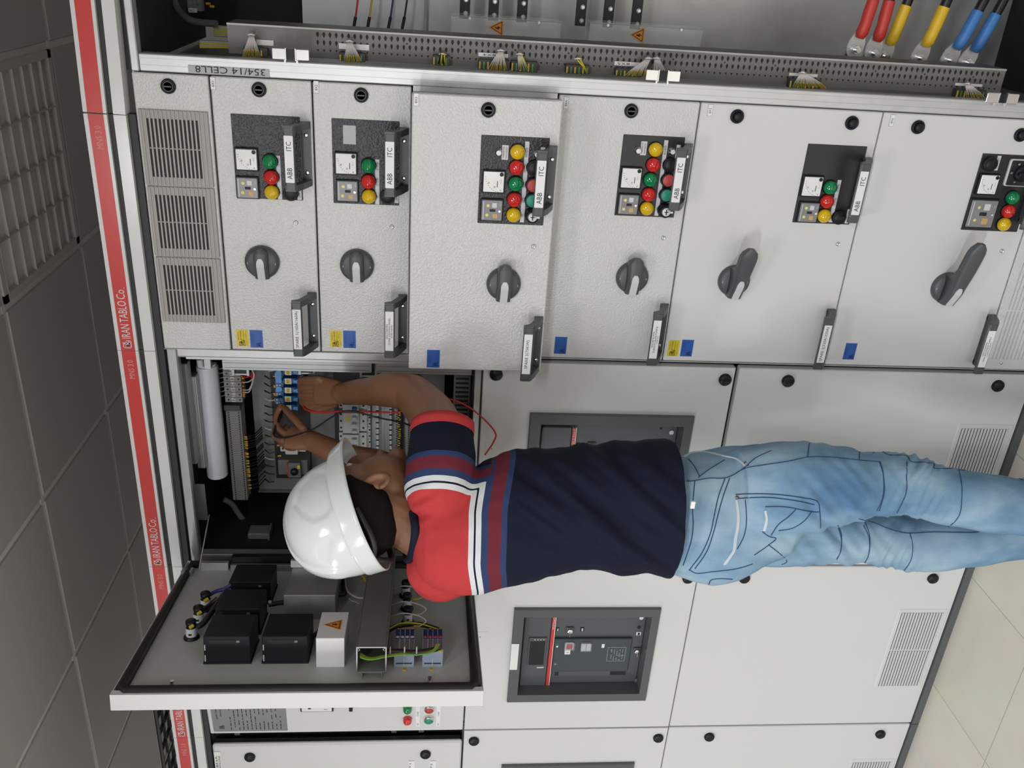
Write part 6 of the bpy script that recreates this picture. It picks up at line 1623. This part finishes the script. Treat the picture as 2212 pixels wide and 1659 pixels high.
# axes of the hat
def hatp(f, s, u): return HO + HF * f + HS * s + HU * u
hb = MB(); N = 120; rings = []
def rim_r(a):      # rim radius around (a = 0 forwards)
    ca, sa = math.cos(a), math.sin(a)
    return ca, sa
A_F, A_S, HT = .121, .106, .128
PAN1 = [(676, 1014), (700, 1012), (722, 1034), (734, 1066), (724, 1094), (704, 1120), (676, 1131), (648, 1118), (628, 1092), (640, 1050)]
PAN2 = [(722, 1157), (700, 1163), (682, 1178), (676, 1196), (688, 1214), (712, 1220), (716, 1190)]
def inpoly(x, y, P):
    """distance inside a closed outline, 0 outside"""
    n = len(P); ins = False; dm = 1e9
    for i in range(n):
        (x1, y1), (x2, y2) = P[i], P[(i + 1) % n]
        if (y1 > y) != (y2 > y) and x < (x2 - x1) * (y - y1) / (y2 - y1) + x1: ins = not ins
        t = max(0, min(1, ((x - x1) * (x2 - x1) + (y - y1) * (y2 - y1)) / ((x2 - x1) ** 2 + (y2 - y1) ** 2))); dm = min(dm, math.hypot(x - x1 - t * (x2 - x1), y - y1 - t * (y2 - y1)))
    return dm if ins else 0
def dome_pt(a, e):
    ca, sa = math.cos(a), math.sin(a); ce, seh = math.cos(e), math.sin(e)
    ce_ = ce ** .82 if ce > 0 else 0
    f = A_F * ca * ce_; s = A_S * sa * ce_; u = HT * seh
    # moulded relief: centre ridge, cheek panels on each side, rear panel
    ss = lambda x: max(0, min(1, x)) ** 2 * (3 - 2 * max(0, min(1, x)))
    r = .0036 * ss((.030 - .06 * max(0, -f) - abs(s)) / .008) * ss((u - .02) / .03)
    px, py = proj(hatp(f, abs(s), u))           # the moulded panels are the same on both sides
    r -= .0040 * ss(inpoly(px, py, PAN1) / 7) + .0026 * ss(inpoly(px, py, PAN2) / 5)
    k = 1 + r / .12
    return hatp(f * k, s * k, u * (1 + r / .12))
for i in range(56):
    e = math.radians(1 + 88.5 * i / 55); rings.append([tuple(dome_pt(2 * PI * j / N, e)) for j in range(N)])
hb.loft(rings, 'helmet', True, cap0=False)
hs_ = hb.obj('shell', hat); hs_.data.materials  # shell
rb = MB(); rings = []
def band(out, u, pk, pu):
    o = []
    for j in range(N):
        a = 2 * PI * j / N; ca, sa = math.cos(a), math.sin(a); w = max(0, ca) ** 2.2
        o.append(tuple(hatp((A_F + out + pk * w) * ca, (A_S + out) * sa, u + pu * w)))
    return o
rb.loft([band(-.001, .004, 0, 0), band(.003, .002, .010, -.001), band(.005, .0005, .020, -.004), band(.006, -.003, .024, -.009), band(.008, -.030, .034, .004), band(.0085, -.036, .036, .004), band(.005, -.036, .032, .004), band(-.002, -.003, .004, .0)], 'helmet', True, cap0=False, cap1=False)
rb.obj('brim', hat)
vt = MB(); drape(vt, bvh_of(hs_), [(713, 1033), (720, 1042), (727, 1052)], .0013, 'ink', .0003)
vt.obj('vent_slot', hat)
st = MB(); st.tube(crv([tuple(hatp(-.118, .02, -.028)), tuple(hatp(-.120, .0, -.045)), tuple(hatp(-.100, -.04, -.050)), tuple(hatp(-.02, -.085, -.035))]), .006, 'black_satin', 8)
st.tube(crv([tuple(hatp(-.118, .02, -.028)), tuple(hatp(-.100, .055, -.045)), tuple(hatp(-.04, .086, -.035))]), .006, 'black_satin', 8)
tag(st.obj('suspension_strap', hat), 'black suspension strap')

# ---- test leads
def lead(nm, lab, probe, cable, m, pm):
    t = thing(nm, tuple(V(at(*probe[-1]))), lab, 'test lead', 'multimeter test leads')
    mb = MB(); P = [V(at(*p)) for p in probe]; mb.tube([tuple(P[0]), tuple(P[0].lerp(P[1], .5)), tuple(P[1])], [.0032, .0058, .0050], pm, 10); mb.tube([tuple(P[1]), tuple(P[2])], .0014, 'steel', 8); mb.obj('probe', t)
    mb = MB(); mb.tube(crv([at(*p) for p in cable], 8), .0021, m, 8); mb.obj('cable', t)
    return t
lead('test_lead', 'thin black test lead looping from the left hand across the compartment', [(591, 938, .055), (611, 880, .122), (603, 862, .14)],
     [(591, 938, .055), (597, 944, .045), (618, 945, .035), (645, 938, .02), (680, 925, .0), (715, 902, -.01), (745, 888, -.02), (772, 890, -.02), (815, 902, -.03), (865, 912, -.06), (900, 925, -.10)], 'wire_black', 'black_plastic')
lead('test_lead', 'thin red test lead running from the right hand and out past the elbow', [(672, 889, .08), (652, 866, .125), (642, 858, .145)],
     [(660, 868, .09), (656, 880, .075), (670, 888, .06), (700, 891, .04), (745, 888, .02), (800, 890, .0), (858, 890, -.02), (900, 878, -.03), (965, 862, -.03), (1010, 878, -.03), (1045, 905, -.03), (1070, 935, -.03), (1066, 955, -.04), (1048, 982, -.10)], 'wire_red', 'lamp_red')
